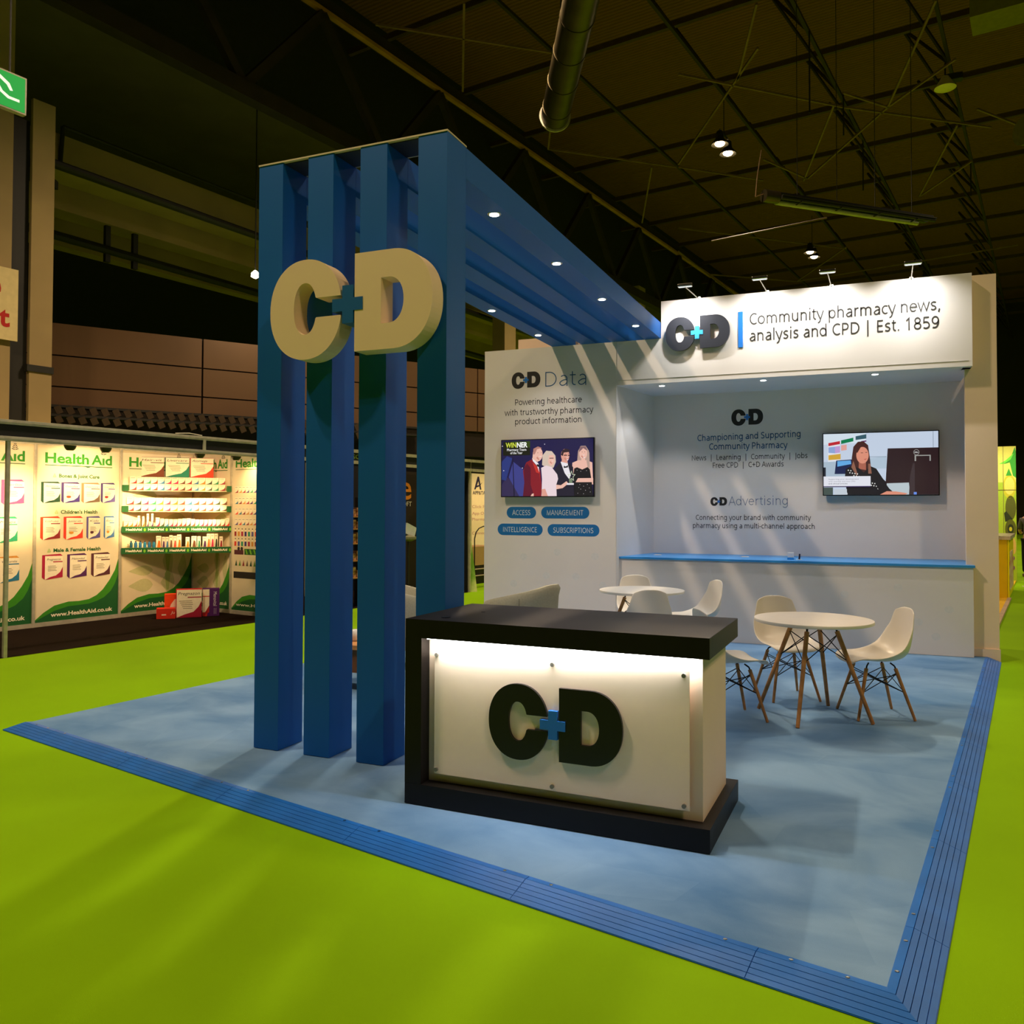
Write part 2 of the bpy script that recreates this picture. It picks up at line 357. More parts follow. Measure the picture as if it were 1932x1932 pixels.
# letter outlines of the C+D mark; unit = height of the D, x from the left of the C
def superarc(cx, cy, a, b, t0, t1, k, e=2.15):
    out = []
    for i in range(k + 1):
        t = R(t0 + (t1 - t0) * i / k); c, s_ = math.cos(t), math.sin(t)
        out.append((cx + a * math.copysign(abs(c) ** (2 / e), c), cy + b * math.copysign(abs(s_) ** (2 / e), s_)))
    return out
def mark_loops():
    k = 0.365
    def q(L): return [((x + 1.896) / k, (z - 0.317) / k) for x, z in L]
    outer = [p for p in superarc(-1.732, 0.4925, 0.164, 0.1915, 5, 355, 60) if not (p[0] > -1.66 and 0.459 < p[1] < 0.533)]
    outer = [(-1.572, 0.533)] + outer + [(-1.572, 0.459)]
    inner = [p for p in superarc(-1.733, 0.495, 0.052, 0.099, 5, 355, 40) if not (p[0] > -1.70 and 0.459 < p[1] < 0.533)]
    inner = [(-1.681, 0.459)] + inner[::-1] + [(-1.681, 0.533)]
    C = [q(outer + inner)]
    D = [q([(-1.508, 0.317), (-1.345, 0.317)] + superarc(-1.345, 0.4995, 0.164, 0.1825, -88, 88, 30) + [(-1.345, 0.682), (-1.508, 0.682)]),
         q([(-1.394, 0.412), (-1.362, 0.412)] + superarc(-1.362, 0.4965, 0.063, 0.0845, -86, 86, 20) + [(-1.362, 0.581), (-1.394, 0.581)])]
    a, b, c, d = -1.608, -1.563, -1.515, -1.474
    P = [q([(a, 0.471), (b, 0.471), (b, 0.425), (c, 0.425), (c, 0.471), (d, 0.471), (d, 0.519), (c, 0.519), (c, 0.567), (b, 0.567), (b, 0.519), (a, 0.519)])]
    return C, D, P
MC, MD, MP = mark_loops()
def scaled(loops, x, z, h): return [[(x + a * h, z + b * h) for a, b in L] for L in loops]
def mark_parts(parent, fn, x, z, h, depth, n, mats):
    """C, plus and D as three parts (raised letters)"""
    MB().holes(fn, scaled(MC, x, z, h), depth, n).build('letter_c', mats[0], parent)
    MB().holes(fn, scaled(MD, x, z, h), depth, n).build('letter_d', mats[0], parent)
    MB().holes(fn, scaled(MP, x, z, h), depth + 0.012 * h + 0.001, n).build('plus_sign', mats[1], parent)
def mark_print(m, fn, x, z, h, n, mi0, mi1):
    m.holes(fn, scaled(MC, x, z, h), 0, n, mi0); m.holes(fn, scaled(MD, x, z, h), 0, n, mi0); m.holes(fn, scaled(MP, x, z, h), 0, n + 0.001, mi1)

# ================================================================ SETTING
g = -0.05
MB().box(-45, 45, -12, 70, g - 0.1, g).build('floor', M_green, kind='structure', label='bright green carpet of the aisle')

# roof
ceil = MB().box(-10, 75, -55, 7.0, 15.6, 15.8).build('ceiling', M_deck, F=HF, kind='structure')
OFFSET0 = Vector((0, 0, 0))
for s_ in [5.3 + 3.5 * i for i in range(16)]:
    MB().bar((s_, -40, 14.2), (s_, 6.8, 14.2), 0.12, 0.16).build('purlin', M_purlin, ceil)
for t_ in (-15.5, -12.8, -10.1, -7.4, -4.7, -2.0, 0.9):
    MB().bar((2, t_, 13.0), (62, t_, 13.0), 0.08, 0.08).build('chord', M_steel_dark, ceil)
    for i in range(16):
        s_ = 5.3 + 3.5 * i
        if abs(t_ + 4.7) < 4: MB().bar((s_, t_, 13.0), (s_ + 1.75, t_ + 1.35, 15.2), 0.06, 0.06).bar((s_ + 3.5, t_, 13.0), (s_ + 1.75, t_ + 1.35, 15.2), 0.06, 0.06).build('web_brace', M_steel_dark, ceil)
for (a, b, c, d) in [(9.58, 3.38, 12.74, 0.59), (17.43, 3.4, 20.81, 0.59), (15.35, -1.63, 19.41, -4.78), (19.41, -4.78, 22.97, -8.13), (20.85, 0.53, 23.4, -1.46), (13.44, -4.18, 16.46, -2.79), (15.21, -3.69, 20.65, 0.46), (15.38, -7.49, 20.07, -5.82), (20.07, -5.82, 24.05, -2.74), (18.29, -7.62, 20.07, -5.82), (19.19, -4.59, 24.17, -2.59), (22.3, -7.32, 27.81, -5.67), (25.36, -7.47, 27.81, -5.67), (29.27, 3.85, 37.36, 4.14), (33.48, 3.9, 36.85, 0.79), (36.85, 0.79, 35.95, -8.43), (36.85, 0.79, 32.47, -2.34), (26.44, 2.73, 32.7, -2.3), (18.59, -4.96, 20.07, -5.82), (21.48, -7.87, 23.48, -8.93), (9.99, 1.19, 13.13, 3.51), (20.39, 1.26, 25.11, 3.69), (17.43, 3.4, 12.66, 0.32), (21.69, -1.95, 24.05, -2.74)]:
    MB().bar((a, b, 12.6), (c, d, 12.6), 0.05, 0.05).build('tie_bar', M_steel_light, ceil)
for (a, b, L) in ((15.8, -4.74, 2.0), (19.4, -4.80, 1.2), (22.8, -4.7, 1.6), (26.3, -7.38, 1.2)):
    MB().tube((a, b, 13.0), (a, b, 13.0 - L), 0.02).build('drop_rod', M_pipe, ceil)

MB().box(16.5, 17.4, -12.0, -8.05, 12.6, 13.1).build('roof_duct', mat('olive_duct', (120, 112, 40), rough=0.6, noise=0.1), ceil)
MB().tube((17.0, -9.05, 10.0), (18.5, -10.6, 10.0), 0.32, n=20).build('roof_duct', mat('olive_duct', (120, 112, 40)), ceil, smooth=True)
# edge truss above the left side of the aisle
MB().bar((-6, 4.5, 13.0), (62, 4.5, 13.0), 0.14, 0.09).build('truss_chord', M_steel_yellow, ceil)
MB().bar((-6, 4.62, 13.22), (62, 4.62, 13.22), 0.22, 0.32).build('truss_chord', M_steel_dark, ceil)
MB().bar((-6, 4.5, 10.2), (62, 4.5, 10.2), 0.3, 0.34).build('truss_chord', M_steel_dark, ceil)
for i in range(15):
    s_ = -2 + 4.4 * i
    MB().bar((s_, 4.5, 10.3), (s_ + 2.2, 4.5, 12.9), 0.16, 0.2).build('truss_web', M_steel_dark, ceil)
    MB().bar((s_ + 2.2, 4.5, 12.9), (s_ + 4.4, 4.5, 10.3), 0.16, 0.2).build('truss_web', M_steel_dark, ceil)

# left side of the hall: columns, beams, pipes, gallery wall
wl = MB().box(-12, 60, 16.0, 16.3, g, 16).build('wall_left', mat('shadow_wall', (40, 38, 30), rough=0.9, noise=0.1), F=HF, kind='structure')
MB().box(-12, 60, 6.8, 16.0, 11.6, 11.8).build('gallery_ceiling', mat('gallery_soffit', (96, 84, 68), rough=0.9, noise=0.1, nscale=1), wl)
MB().box(3.35, 3.76, 6.0, 6.08, g, 9.0, bev=0.01).build('column', M_concrete, wl)
MB().box(3.02, 3.36, 6.12, 6.5, g, 8.6).build('column_shade_side', M_pipe, wl)  # dark box standing in for the shaded side of the pale column
for s_, wd, zt in ((2.3, 0.72, 11.6), (-3.0, 0.7, 11.6), (19.0, 0.7, 11.6), (30.0, 0.7, 11.6)):
    MB().box(s_, s_ + wd, 6.0, 6.5, g, zt, bev=0.01).build('column', M_concrete, wl)
MB().box(3.30, 3.78, 5.97, 6.1, 4.02, 4.14).build('column_band', M_pipe, wl)
MB().box(3.0, 45, 8.9, 9.5, 8.15, 8.95).build('concrete_beam', M_concrete, wl)
MB().box(4.4, 45, 8.0, 8.7, 8.70, 9.42).build('concrete_beam', M_concrete, wl)
MB().box(4.4, 45, 7.9, 8.7, 8.64, 8.70).build('concrete_ledge', M_concrete, wl)
MB().box(4.6, 45, 11.0, 11.4, 8.0, 8.9).build('concrete_beam', M_concrete, wl)
MB().path([(4.95, 8.0, 8.7), (4.95, 7.9, 9.55), (45, 7.9, 9.50)], 0.045).build('pipe', M_pipe, wl, smooth=True)
MB().tube((3.6, 7.0, 8.35), (45, 7.4, 8.1), 0.09).build('pipe', M_pipe, wl, smooth=True)
MB().tube((4.0, 9.0, 7.6), (30, 9.2, 7.4), 0.10).build('pipe', M_pipe, wl, smooth=True)
for s_ in (6.6, 7.3): MB().box(s_, s_ + 0.12, 9.0, 9.1, 7.3, 8.2).build('hanger_bracket', M_pipe, wl)
MB().bar((3.4, 6.5, 7.95), (4.3, 7.2, 7.95), 0.35, 0.16).build('corbel', M_pipe, wl)
# gallery wall, turned 24 degrees from the hall grid, made of big panels
SEAM = 3.62
GF = Frame(-16.0, 12.0, 90 - 34.0)
gw = MB().box(-8, 14, 0.06, 0.2, 3.0, 5.44).build('wall_gallery', mat('joint_dark', (36, 26, 16), rough=0.9, noise=0.1), F=GF, base=(0, 0.2, 0), kind='structure')
for i in range(6):
    for z0, z1 in ((4.78, 5.44), (4.12, 4.75), (3.7, 4.09)):
        a = SEAM + 3.68 * (i - 3)
        MB().box(a + 0.02, a + 3.66, 0.0, 0.06, z0, z1).build('wall_panel', M_hallpanel, gw)
for row, (z0, z1, d) in enumerate(((3.50, 3.66, 0.0), (3.30, 3.45, 0.1))):
    for i in range(56):
        a = -4 + 0.22 * i
        MB().box(a, a + 0.13, -0.35 - d, -0.30 - d, z0, z1, rot=Matrix.Rotation(R(-25), 3, 'Y')).build('slat', mat('slat_brown', (74, 56, 34), rough=0.8, noise=0.1), gw)
MB().box(-5, 9, -0.32, -0.1, 3.64, 3.69).box(-5, 9, -0.42, -0.1, 3.44, 3.49).build('slat_rail', M_pipe, gw)
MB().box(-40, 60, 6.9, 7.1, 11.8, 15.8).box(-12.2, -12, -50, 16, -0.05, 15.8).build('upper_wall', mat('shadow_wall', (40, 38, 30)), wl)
# right far wall of the hall
wr = MB().box(60, 60.3, -40, 16, g, 16).build('wall_far', mat('far_wall', (52, 44, 26), rough=0.9, noise=0.15, nscale=0.4), F=HF, kind='structure')
for s_, t_ in ((36, -9.2), (36, -14.0), (46, -4.0)):
    MB().box(s_, s_ + 0.3, t_, t_ + 0.3, g, 15).build('column', M_steel_dark, wr)
for z_ in (5.6, 6.9, 8.3):
    MB().bar((36, -20, z_), (36, -9, z_), 0.2, 0.3).build('girder', M_steel_dark, wr)
MB().box(31, 31.2, -20, -9.2, g, 4.5).build('dark_partition', mat('dark_partition', (84, 76, 56), rough=0.8, noise=0.1), wr)

# ================================================================ PLATFORM
pl = thing('raised_platform', 'low raised floor with pale blue carpet and bright blue ribbed edge ramps', 'platform', WF, (-2.7, 6.5, g))
P_in = [(-5.661, 4.379), (0.063, 3.082), (1.20, 10.32), (-4.62, 11.4)]
m = MB(); m.add([(x, y, -0.003) for x, y in P_in] + [(x, y, g) for x, y in P_in], [(0, 1, 2, 3), (0, 4, 5, 1), (1, 5, 6, 2), (2, 6, 7, 3), (3, 7, 4, 0)])
m.build('carpet_tile', M_blue_carpet, pl)
def ramp_side(p, q, miter_p, miter_q, n_out, width, joints):
    p = Vector(p).to_2d(); q = Vector(q).to_2d(); d = (q - p).normalized(); L = (q - p).length; n = Vector(n_out).normalized()
    cuts = [0] + joints + [L]
    for a, b in zip(cuts[:-1], cuts[1:]):
        m = MB()
        ga = 0.0 if a == 0 else 0.0015; gb = 0.0 if b == L else 0.0015
        nb = 6; edges = [0.0] + [0.032 + (width - 0.032) * i / (nb - 1) for i in range(nb)]
        for i in range(nb):
            w0, w1 = edges[i], edges[i + 1] - 0.0025
            z0 = -0.001 + (g + 0.006 + 0.001) * max(0, w0 - 0.032) / (width - 0.032); z1 = -0.001 + (g + 0.006 + 0.001) * max(0, w1 - 0.032) / (width - 0.032)
            if i == 0: z0 = z1 = -0.001
            def P(t, w, z):
                tt = t + (miter_p * w if t == 0 else 0) + (miter_q * w if t == L else 0)
                c = p + d * (tt + (ga if t == a and a else 0) - (gb if t == b and b != L else 0)) + n * w; return (c.x, c.y, z)
            m.add([P(a, w0, z0), P(b, w0, z0), P(b, w1, z1), P(a, w1, z1), P(a, w0, g), P(b, w0, g), P(b, w1, g), P(a, w1, g)],
                  [(0, 1, 2, 3), (0, 4, 5, 1), (1, 5, 6, 2), (2, 6, 7, 3), (3, 7, 4, 0)])
        def P2(t, w, z):
            tt = t + (miter_p * w if t == 0 else 0) + (miter_q * w if t == L else 0); c = p + d * tt + n * w; return (c.x, c.y, z)
        m.add([P2(a, 0, -0.005), P2(b, 0, -0.005), P2(b, width, g + 0.003), P2(a, width, g + 0.003)], [(0, 1, 2, 3)])
        o = m.build('ramp_section', M_ramp, pl)
        for t in ((a + 0.12), (b - 0.12)):
            if b - a > 0.4:
                c = p + d * t + n * 0.016
                MB().lathe([(0.008, -0.001), (0.008, 0.0), (0.005, 0.0005)], (c.x, c.y, 0), n=10).build('screw', M_chrome, o)
front_d = (Vector(P_in[1]) - Vector(P_in[0])); Lf = front_d.length
def corner_miter(df, dr, nf, nr):
    nf = Vector(nf).normalized(); nr = Vector(nr).normalized(); det = nf.x * nr.y - nf.y * nr.x
    mx_ = Vector(((nr.y - nf.y) / det, (nf.x - nr.x) / det)); return mx_.dot(df.normalized()), mx_.dot(dr.normalized())
MQ, MPR = corner_miter(Vector(P_in[1]) - Vector(P_in[0]), Vector(P_in[2]) - Vector(P_in[1]), (-0.2209, -0.9753), (0.9879, -0.1552))
ramp_side(P_in[0], P_in[1], -0.68, MQ, (-0.2209, -0.9753), 0.150, [Lf - 5.46, Lf - 4.45, Lf - 3.44, Lf - 2.43, Lf - 1.43, Lf - 0.43])
right_d = (Vector(P_in[2]) - Vector(P_in[1])); Lr = right_d.length
ramp_side(P_in[1], P_in[2], MPR, 0.0, (0.9879, -0.1552), 0.150, [0.48, 1.48, 2.48, 3.48, 4.48, 5.48, 6.48])

# ================================================================ WHITE BACK WALL OF THE STAND
Yh, Yb, Yc = 10.121, 11.287, 10.216
wleft = MB().box(-4.624, -2.832, Yh, Yh + 0.04, 0, 3.655).box(-4.624, -2.95, Yh + 0.1, 11.6, 0, 0.02).build('wall_left_panel', M_white, kind='structure', label='tall white stand wall with printed lines and pill shaped tags', base=(-3.7, Yh, 0))
MB().box(-4.30, -3.45, 10.5, 10.6, 3.2, 3.86).build('upper_board', M_offw, wleft)
MB().box(-4.624, -4.55, Yh + 0.10, 11.6, 0, 3.655).build('return_panel', M_white, wleft)
# recess : slanted left cheek, back, right
wb = MB().box(-2.9, 1.28, Yb, Yb + 0.1, 0, 3.3).build('wall_back', M_white, kind='structure', label='grey white back wall of the recess with printed lines', base=(-0.8, Yb, 0))
MB().add([(-2.826, Yh, 0), (-2.626, Yb, 0), (-2.626, Yb, 3.11), (-2.826, Yh, 3.11), (-2.90, Yh + 0.06, 0), (-2.90, Yb, 0), (-2.90, Yb, 3.11), (-2.90, Yh + 0.06, 3.11)],
         [(0, 1, 2, 3), (0, 3, 7, 4), (4, 7, 6, 5), (3, 2, 6, 7)]).build('wall_side', M_white, kind='structure')
wg = MB().box(1.03, 1.338, 10.335, 10.40, 0.0, 4.13).box(1.18, 1.28, 10.4, Yb, 0, 3.2).build('wall_right_panel', M_offw, kind='structure', label='narrow tall cream end panel right of the recess', base=(1.2, 10.3, 0))
MB().prism(FY(10.335), [(1.06, 0.0), (1.22, 0.0), (1.345, g), (1.345, 0.085), (1.06, 0.085)], 0, 0.018).build('skirting_board', M_offw, wg)
# header box
hd = thing('header_fascia', 'big white lit header board over the recess with raised mark and slogan', 'sign', WF, (-0.7, Yh, 3.11))
MB().box(-2.826, 1.084, Yh, Yb, 3.11, 3.13).build('soffit', M_white, hd)
MB().box(-2.826, 1.084, Yh, Yh + 0.10, 3.13, 3.655).box(-2.263, 1.084, Yh, Yh + 0.10, 3.655, 4.109).box(1.0, 1.084, Yh + 0.1, Yh + 0.25, 3.11, 4.109).build('face_board', M_white, hd)
MB().box(-2.80, 1.05, Yh - 0.006, Yh, 3.169, 3.171).build('joint_line', mat('joint_grey', (196, 190, 182), rough=0.6, noise=0.05), hd)
MB().box(-2.838, -2.822, Yh - 0.012, Yh + 0.004, 3.11, 3.655).build('corner_trim', M_white, hd)
fh = FY(Yh)
mark_parts(hd, fh, -2.195, 3.492, 0.388, 0.035, 0.03, (M_logo_grey, mat('logo_sky', (64, 168, 236), rough=0.35, noise=0.02)))
MB().box(-1.345, -1.292, Yh - 0.014, Yh, 3.477, 3.897).build('divider_bar', M_logo_blue, hd)
M_ltr = mat('letter_charcoal', (60, 58, 56), rough=0.35, spec=0.5, noise=0.03)
MB().sans('Community pharmacy news,', fh, -1.215, 0.780, 3.735, 0.135, 0.090, n=0.004).build('lettering', M_ltr, hd)
MB().sans('analysis and CPD | Est. 1859', fh, -1.215, 0.768, 3.540, 0.135, 0.090, n=0.004).build('lettering', M_ltr, hd)
# clamp-on flood lamps of the header
for i, (x, hx) in enumerate(((-1.802, -1.90), (-1.013, -1.06), (-0.315, -0.345), (0.499, 0.50))):
    t = thing('header_lamp', ('leftmost', 'second', 'third', 'rightmost')[i] + ' of four small chrome arm lamps clamped on the white header', 'lamp', WF, (x, Yh, 4.109), 'arm lamps on the header board')
    zh = 4.165; yh = Yh - 0.36
    MB().box(x - 0.02, x + 0.02, Yh - 0.012, Yh + 0.115, 4.109, 4.122).tube((x, Yh - 0.02, 4.085), (x, Yh - 0.001, 4.085), 0.028, n=14).build('clamp', M_chrome, t, smooth=True)
    MB().path([(x, Yh - 0.02, 4.09), (x + (hx - x) * 0.4, Yh - 0.12, 4.125), (hx, yh, zh)], 0.007).build('arm', M_chrome, t, smooth=True)
    MB().box(hx - 0.085, hx + 0.085, yh - 0.03, yh + 0.03, zh, zh + 0.035, bev=0.008).build('lamp_head', M_chrome, t)
    MB().box(hx - 0.075, hx + 0.075, yh - 0.022, yh + 0.022, zh - 0.004, zh).build('glass', mat('lamp_glass', (236, 240, 236), emit=0.9), t)
    area('header_flood', (hx, yh, zh - 0.012), 8.5, (1.0, 0.98, 0.94), 0.15, 0.05, (0, 0.55, -1), spread=130)
# recessed spots in the soffit
for i, x in enumerate((-2.307, -1.089, 0.133)):
    o = MB().lathe([(0.045, 3.108), (0.045, 3.1095)], (x, 10.36, 0), n=20).build('recessed_spot', M_chrome, hd, label='small glowing recessed spot')
    MB().lathe([(0.034, 3.1065), (0.034, 3.1078)], (x, 10.36, 0), n=20).build('lens', M_led, o)
    spot('soffit_light', (x, 10.36, 3.10), 28, COOL, 110, 0.5, 0.03)

# cabinet and worktop in the recess
cb = MB().box(-2.826, 1.084, Yc, Yc + 0.04, 0, 0.955).box(1.055, 1.084, Yc + 0.04, Yc + 0.14, 0, 0.955).build('base_cabinet', M_white, base=(-0.9, Yc, 0),
    label='long low white cabinet front under the blue worktop', cat='cabinet')
cb_print = MB()
for (x, z) in ((-0.2, 0.62), (0.35, 0.72), (0.55, 0.35), (-1.9, 0.3), (0.85, 0.5), (0.72, 0.2)):
    cb_print.ell(FY(Yc), x, z, 0.045, 0.04, 0.0012)
cb_print.build('faint_spots', flatc((223, 220, 217)), cb, kind='stuff')
MB().add([(-2.83, Yc - 0.02, 0.957), (1.10, Yc - 0.02, 0.957), (1.10, Yb, 0.957), (-2.63, Yb, 0.957), (-2.83, Yc - 0.02, 0.981), (1.10, Yc - 0.02, 0.981), (1.10, Yb, 0.981), (-2.63, Yb, 0.981)],
         [(3, 2, 1, 0), (4, 5, 6, 7), (0, 1, 5, 4), (1, 2, 6, 5), (2, 3, 7, 6), (3, 0, 4, 7)]).build('worktop', M_worktop, base=(-0.9, Yc, 0.957),
         label='long bright blue worktop running across the recess', cat='worktop')
t = thing('card_dispenser', 'small white and blue holder on the blue worktop', 'holder', WF, (-0.80, 10.50, 0.981))
MB().box(-0.835, -0.76, 10.47, 10.53, 0.981, 1.004, bev=0.004).build('holder_base', M_worktop, t)
MB().box(-0.832, -0.763, 10.485, 10.525, 1.004, 1.062, bev=0.004).build('holder_back', M_white, t)
t = thing('pen_stand', 'tiny dark pen standing in white base on the worktop', 'pen', WF, (-0.70, 10.48, 0.981))
MB().lathe([(0.035, 0.981), (0.035, 0.988)], (-0.70, 10.48, 0), n=16).build('pen_base', M_white, t)
MB().tube((-0.70, 10.48, 0.988), (-0.695, 10.48, 1.05), 0.011, 0.008).build('pen', mat('navy', (16, 20, 50), noise=0.05), t, smooth=True)
for x, y in ((-1.36, 10.78), (-2.45, 10.75)):
    MB().lathe([(0.05, 0.981), (0.05, 0.985), (0.04, 0.987)], (x, y, 0), n=20).build('cable_grommet', M_white, base=(x, y, 0.981), group='cable grommets in the blue worktop',
        label='flat white cable grommet, %s one in the blue worktop' % ('right hand' if x > -2 else 'left hand'), cat='grommet')

# printing on the walls
fl = FY(Yh); fb = FY(Yb)
K = mat('print_black', (34, 32, 32), rough=0.6, noise=0.02); B = mat('print_blue', (40, 92, 138), rough=0.6, noise=0.02); B2 = mat('print_slate', (70, 98, 134), rough=0.6, noise=0.02)
def mark_flat(parent, fn, x, z, h):
    m = MB(); m.holes(fn, scaled(MC, x, z, h), 0, 0.0015).build('letter_c', K, parent)
    m = MB(); m.holes(fn, scaled(MD, x, z, h), 0, 0.0015).build('letter_d', K, parent)
    m = MB(); m.holes(fn, scaled(MP, x, z, h), 0, 0.003).build('plus_sign', M_logo_blue, parent)
mark_flat(wleft, fl, -4.237, 3.145, 0.205)
MB().sans('Data', fl, -3.767, -3.217, 3.138, 0.20, 0.045).build('lettering', B, wleft)
for s_, a0, a1, z in (('Powering healthcare', -4.187, -3.273, 2.921), ('with trustworthy pharmacy', -4.337, -3.123, 2.789), ('product information', -4.186, -3.280, 2.669)):
    MB().sans(s_, fl, a0, a1, z, 0.078).build('lettering', K, wleft)
def pill(m, fn, a0, a1, b0, b1, n, mi=0):
    r = (b1 - b0) / 2; c = (b0 + b1) / 2
    pts = [(a1 - r + r * math.cos(R(t)), c + r * math.sin(R(t))) for t in range(-90, 91, 15)] + [(a0 + r + r * math.cos(R(t)), c + r * math.sin(R(t))) for t in range(90, 271, 15)]
    m.flat(fn, pts, n, mi)
for s_, a0, a1, z in (('ACCESS', -4.302, -3.890, 1.522), ('MANAGEMENT', -3.821, -3.174, 1.524), ('INTELLIGENCE', -4.430, -3.799, 1.302), ('SUBSCRIPTIONS', -3.733, -3.042, 1.302)):
    m = MB(); pill(m, fl, a0, a1, z - 0.075, z + 0.075, 0.0015); o = m.build('tag_pill', mat('tag_blue', (24, 110, 180), rough=0.5, noise=0.02), wleft)
    MB().sans(s_, fl, a0 + 0.08, a1 - 0.08, z - 0.033, 0.066, 0.08, n=0.003).build('lettering', flatc((226, 232, 236)), o)
m = MB()
for (x, z) in ((-4.06, 0.95), (-3.6, 1.02), (-3.1, 0.98), (-3.75, 0.72), (-3.35, 0.72), (-3.0, 0.62), (-4.2, 0.6)): m.ell(fl, x, z, 0.05, 0.045, 0.0012)
m.build('faint_spots', flatc((223, 220, 217)), wleft, kind='stuff')
mark_flat(wb, fb, -1.592, 2.677, 0.205)
for s_, a0, a1, z, rs, cp, mt in (('Championing and Supporting', -2.035, -0.731, 2.480, 0.02, 0.083, B), ('Community Pharmacy', -1.881, -0.889, 2.362, 0, 0.083, B),
        ('News  |  Learning  |  Community  |  Jobs', -2.109, -0.649, 2.222, 0.005, 0.070, K), ('Free CPD  |  C+D Awards', -1.834, -0.939, 2.119, 0.005, 0.070, K),
        ('Connecting your brand with community', -2.058, -0.612, 1.430, 0.008, 0.068, K), ('pharmacy using a multi-channel approach', -2.097, -0.568, 1.323, 0.004, 0.068, K)):
    MB().sans(s_, fb, a0, a1, z, cp, 0.10 if mt is B else 0.085, rise=rs).build('lettering', mt, wb)
mark_flat(wb, fb, -1.866, 1.622, 0.110)
MB().sans('Advertising', fb, -1.632, -0.892, 1.622, 0.118, 0.045, rise=0.01).build('lettering', B2, wb)

# ================================================================ BLUE PORTAL
po = thing('blue_portal', 'tall blue portal of four posts and ceiling beams carrying a cream mark', 'portal', TF, (-3.03, 4.466, 0))
Y0, Yp, Zt, Zs, Yw = 4.466, 4.721, 3.854, 3.657, 10.98
posts = ((-3.735, -3.540), (-3.338, -3.143), (-2.940, -2.744), (-2.523, -2.324))
beams = []
for (a, b) in posts:
    MB().box(a, b, Y0, Yp, 0, Zt, bev=0.0015).build('post', M_portal, po)
    o = MB().box(a, b, Yp + 0.002, Yw, Zs, Zt - 0.002, bev=0.0015).build('ceiling_beam', M_portal, po); beams.append(o)
MB().box(-3.738, -2.321, Y0 - 0.004, Yp + 0.004, Zt, Zt + 0.010).build('top_board', mat('board_edge', (214, 196, 160), rough=0.7, noise=0.05), po)
MB().box(-3.60, -2.50, Y0 + 0.02, Yp - 0.02, Zt - 0.006, Zt - 0.001).build('top_infill', mat('infill_navy', (20, 26, 44), rough=0.6, noise=0.1), po)
for bi, xs, ys in ((3, -2.424, (5.38, 6.67, 7.99, 9.30)), (0, -3.637, (5.35, 6.66, 8.015, 9.366))):
    for y in ys:
        o = MB().lathe([(0.046, Zs - 0.004), (0.050, Zs + 0.0005)], (xs, y, 0), n=20).build('recessed_spot', M_chrome, beams[bi], smooth=True)
        MB().lathe([(0.034, Zs - 0.0065), (0.034, Zs - 0.0045)], (xs, y, 0), n=20).build('lens', M_led, beams[bi])
        spot('beam_light', TF.at((xs, y, Zs - 0.012)), 32, COOL, 125, 0.7, 0.03)
tl = FY(Y0)
MB().holes(tl, scaled(MC, -3.497, 2.527, 0.597), 0.135, 0.032).build('letter_c', M_logo_cream, po)
MB().holes(tl, scaled(MD, -3.500, 2.527, 0.597), 0.135, 0.032).build('letter_d', M_logo_cream, po)
MB().holes(tl, scaled(MP, -3.497, 2.527, 0.597), 0.140, 0.030).build('plus_sign', mat('plus_portal', (22, 98, 160), rough=0.5, noise=0.02), po)
for x, z in ((-3.43, 2.8), (-3.26, 2.62), (-3.26, 3.03), (-2.84, 3.05), (-2.84, 2.62), (-2.45, 2.8)):
    MB().tube((x, Y0, z), (x, Y0 - 0.033, z), 0.012).build('spacer', M_chrome, po)

# ================================================================ RECEPTION DESK
dk = thing('reception_desk', 'black framed reception desk with lit cream front and black mark', 'desk', DF, (-1.57, 4.3, 0))
x0, x1 = -2.381, -0.757
MB().box(x0, x1, 3.911, 4.700, 0.884, 0.984, bev=0.002).build('top_slab', M_black, dk)
MB().box(x0, x0 + 0.10, 3.911, 4.700, 0.11, 0.884, bev=0.001).build('side_slab', M_black, dk)
MB().box(x0, x1, 3.911, 4.700, 0, 0.11, bev=0.002).build('plinth', M_black, dk)
MB().box(x0 + 0.10, -0.806, 3.998, 4.604, 0.11, 0.884).build('desk_body', M_offw, dk)
acr = MB().box(-2.231, -0.861, 3.964, 3.970, 0.161, 0.817, bev=0.0015).build('acrylic_panel', mat('frosted_acrylic', (250, 226, 202), rough=0.3, spec=0.5, noise=0.02), dk)
for x in (-2.215, -1.551, -0.887):
    for z in (0.185, 0.794):
        MB().tube((x, 3.952, z), (x, 3.9975, z), 0.0105, n=14).build('stand_off_bolt', mat('bolt_steel', (132, 126, 116), rough=0.4, metal=0.4, noise=0.05), acr, smooth=True)
dm = thing  # marks on the acrylic
fd = FY(3.963)
MB().holes(fd, scaled(MC, -1.896, 0.317, 0.365), 0.018, 0.004).build('letter_c', M_logo_black, acr)
MB().holes(fd, scaled(MD, -1.896, 0.317, 0.365), 0.018, 0.004).build('letter_d', M_logo_black, acr)
MB().holes(fd, scaled(MP, -1.896, 0.317, 0.365), 0.026, 0.004).build('plus_sign', M_logo_blue, acr)
MB().box(x0 + 0.12, -0.815, 3.934, 3.950, 0.877, 0.883).build('led_strip', M_led, dk)
area('desk_light', DF.at((-1.53, 3.942, 0.874)), 7, (0.97, 0.98, 1.0), 1.42, 0.014, (0, 0.25, -1))
MB().lathe([(0.025, 0.984), (0.025, 0.987)], (-2.205, 4.04, 0), n=18).build('cable_cap', M_wire, dk)
MB().lathe([(0.012, 0.984), (0.012, 0.986)], (-2.13, 4.35, 0), n=14).build('cable_cap', M_wire, dk)

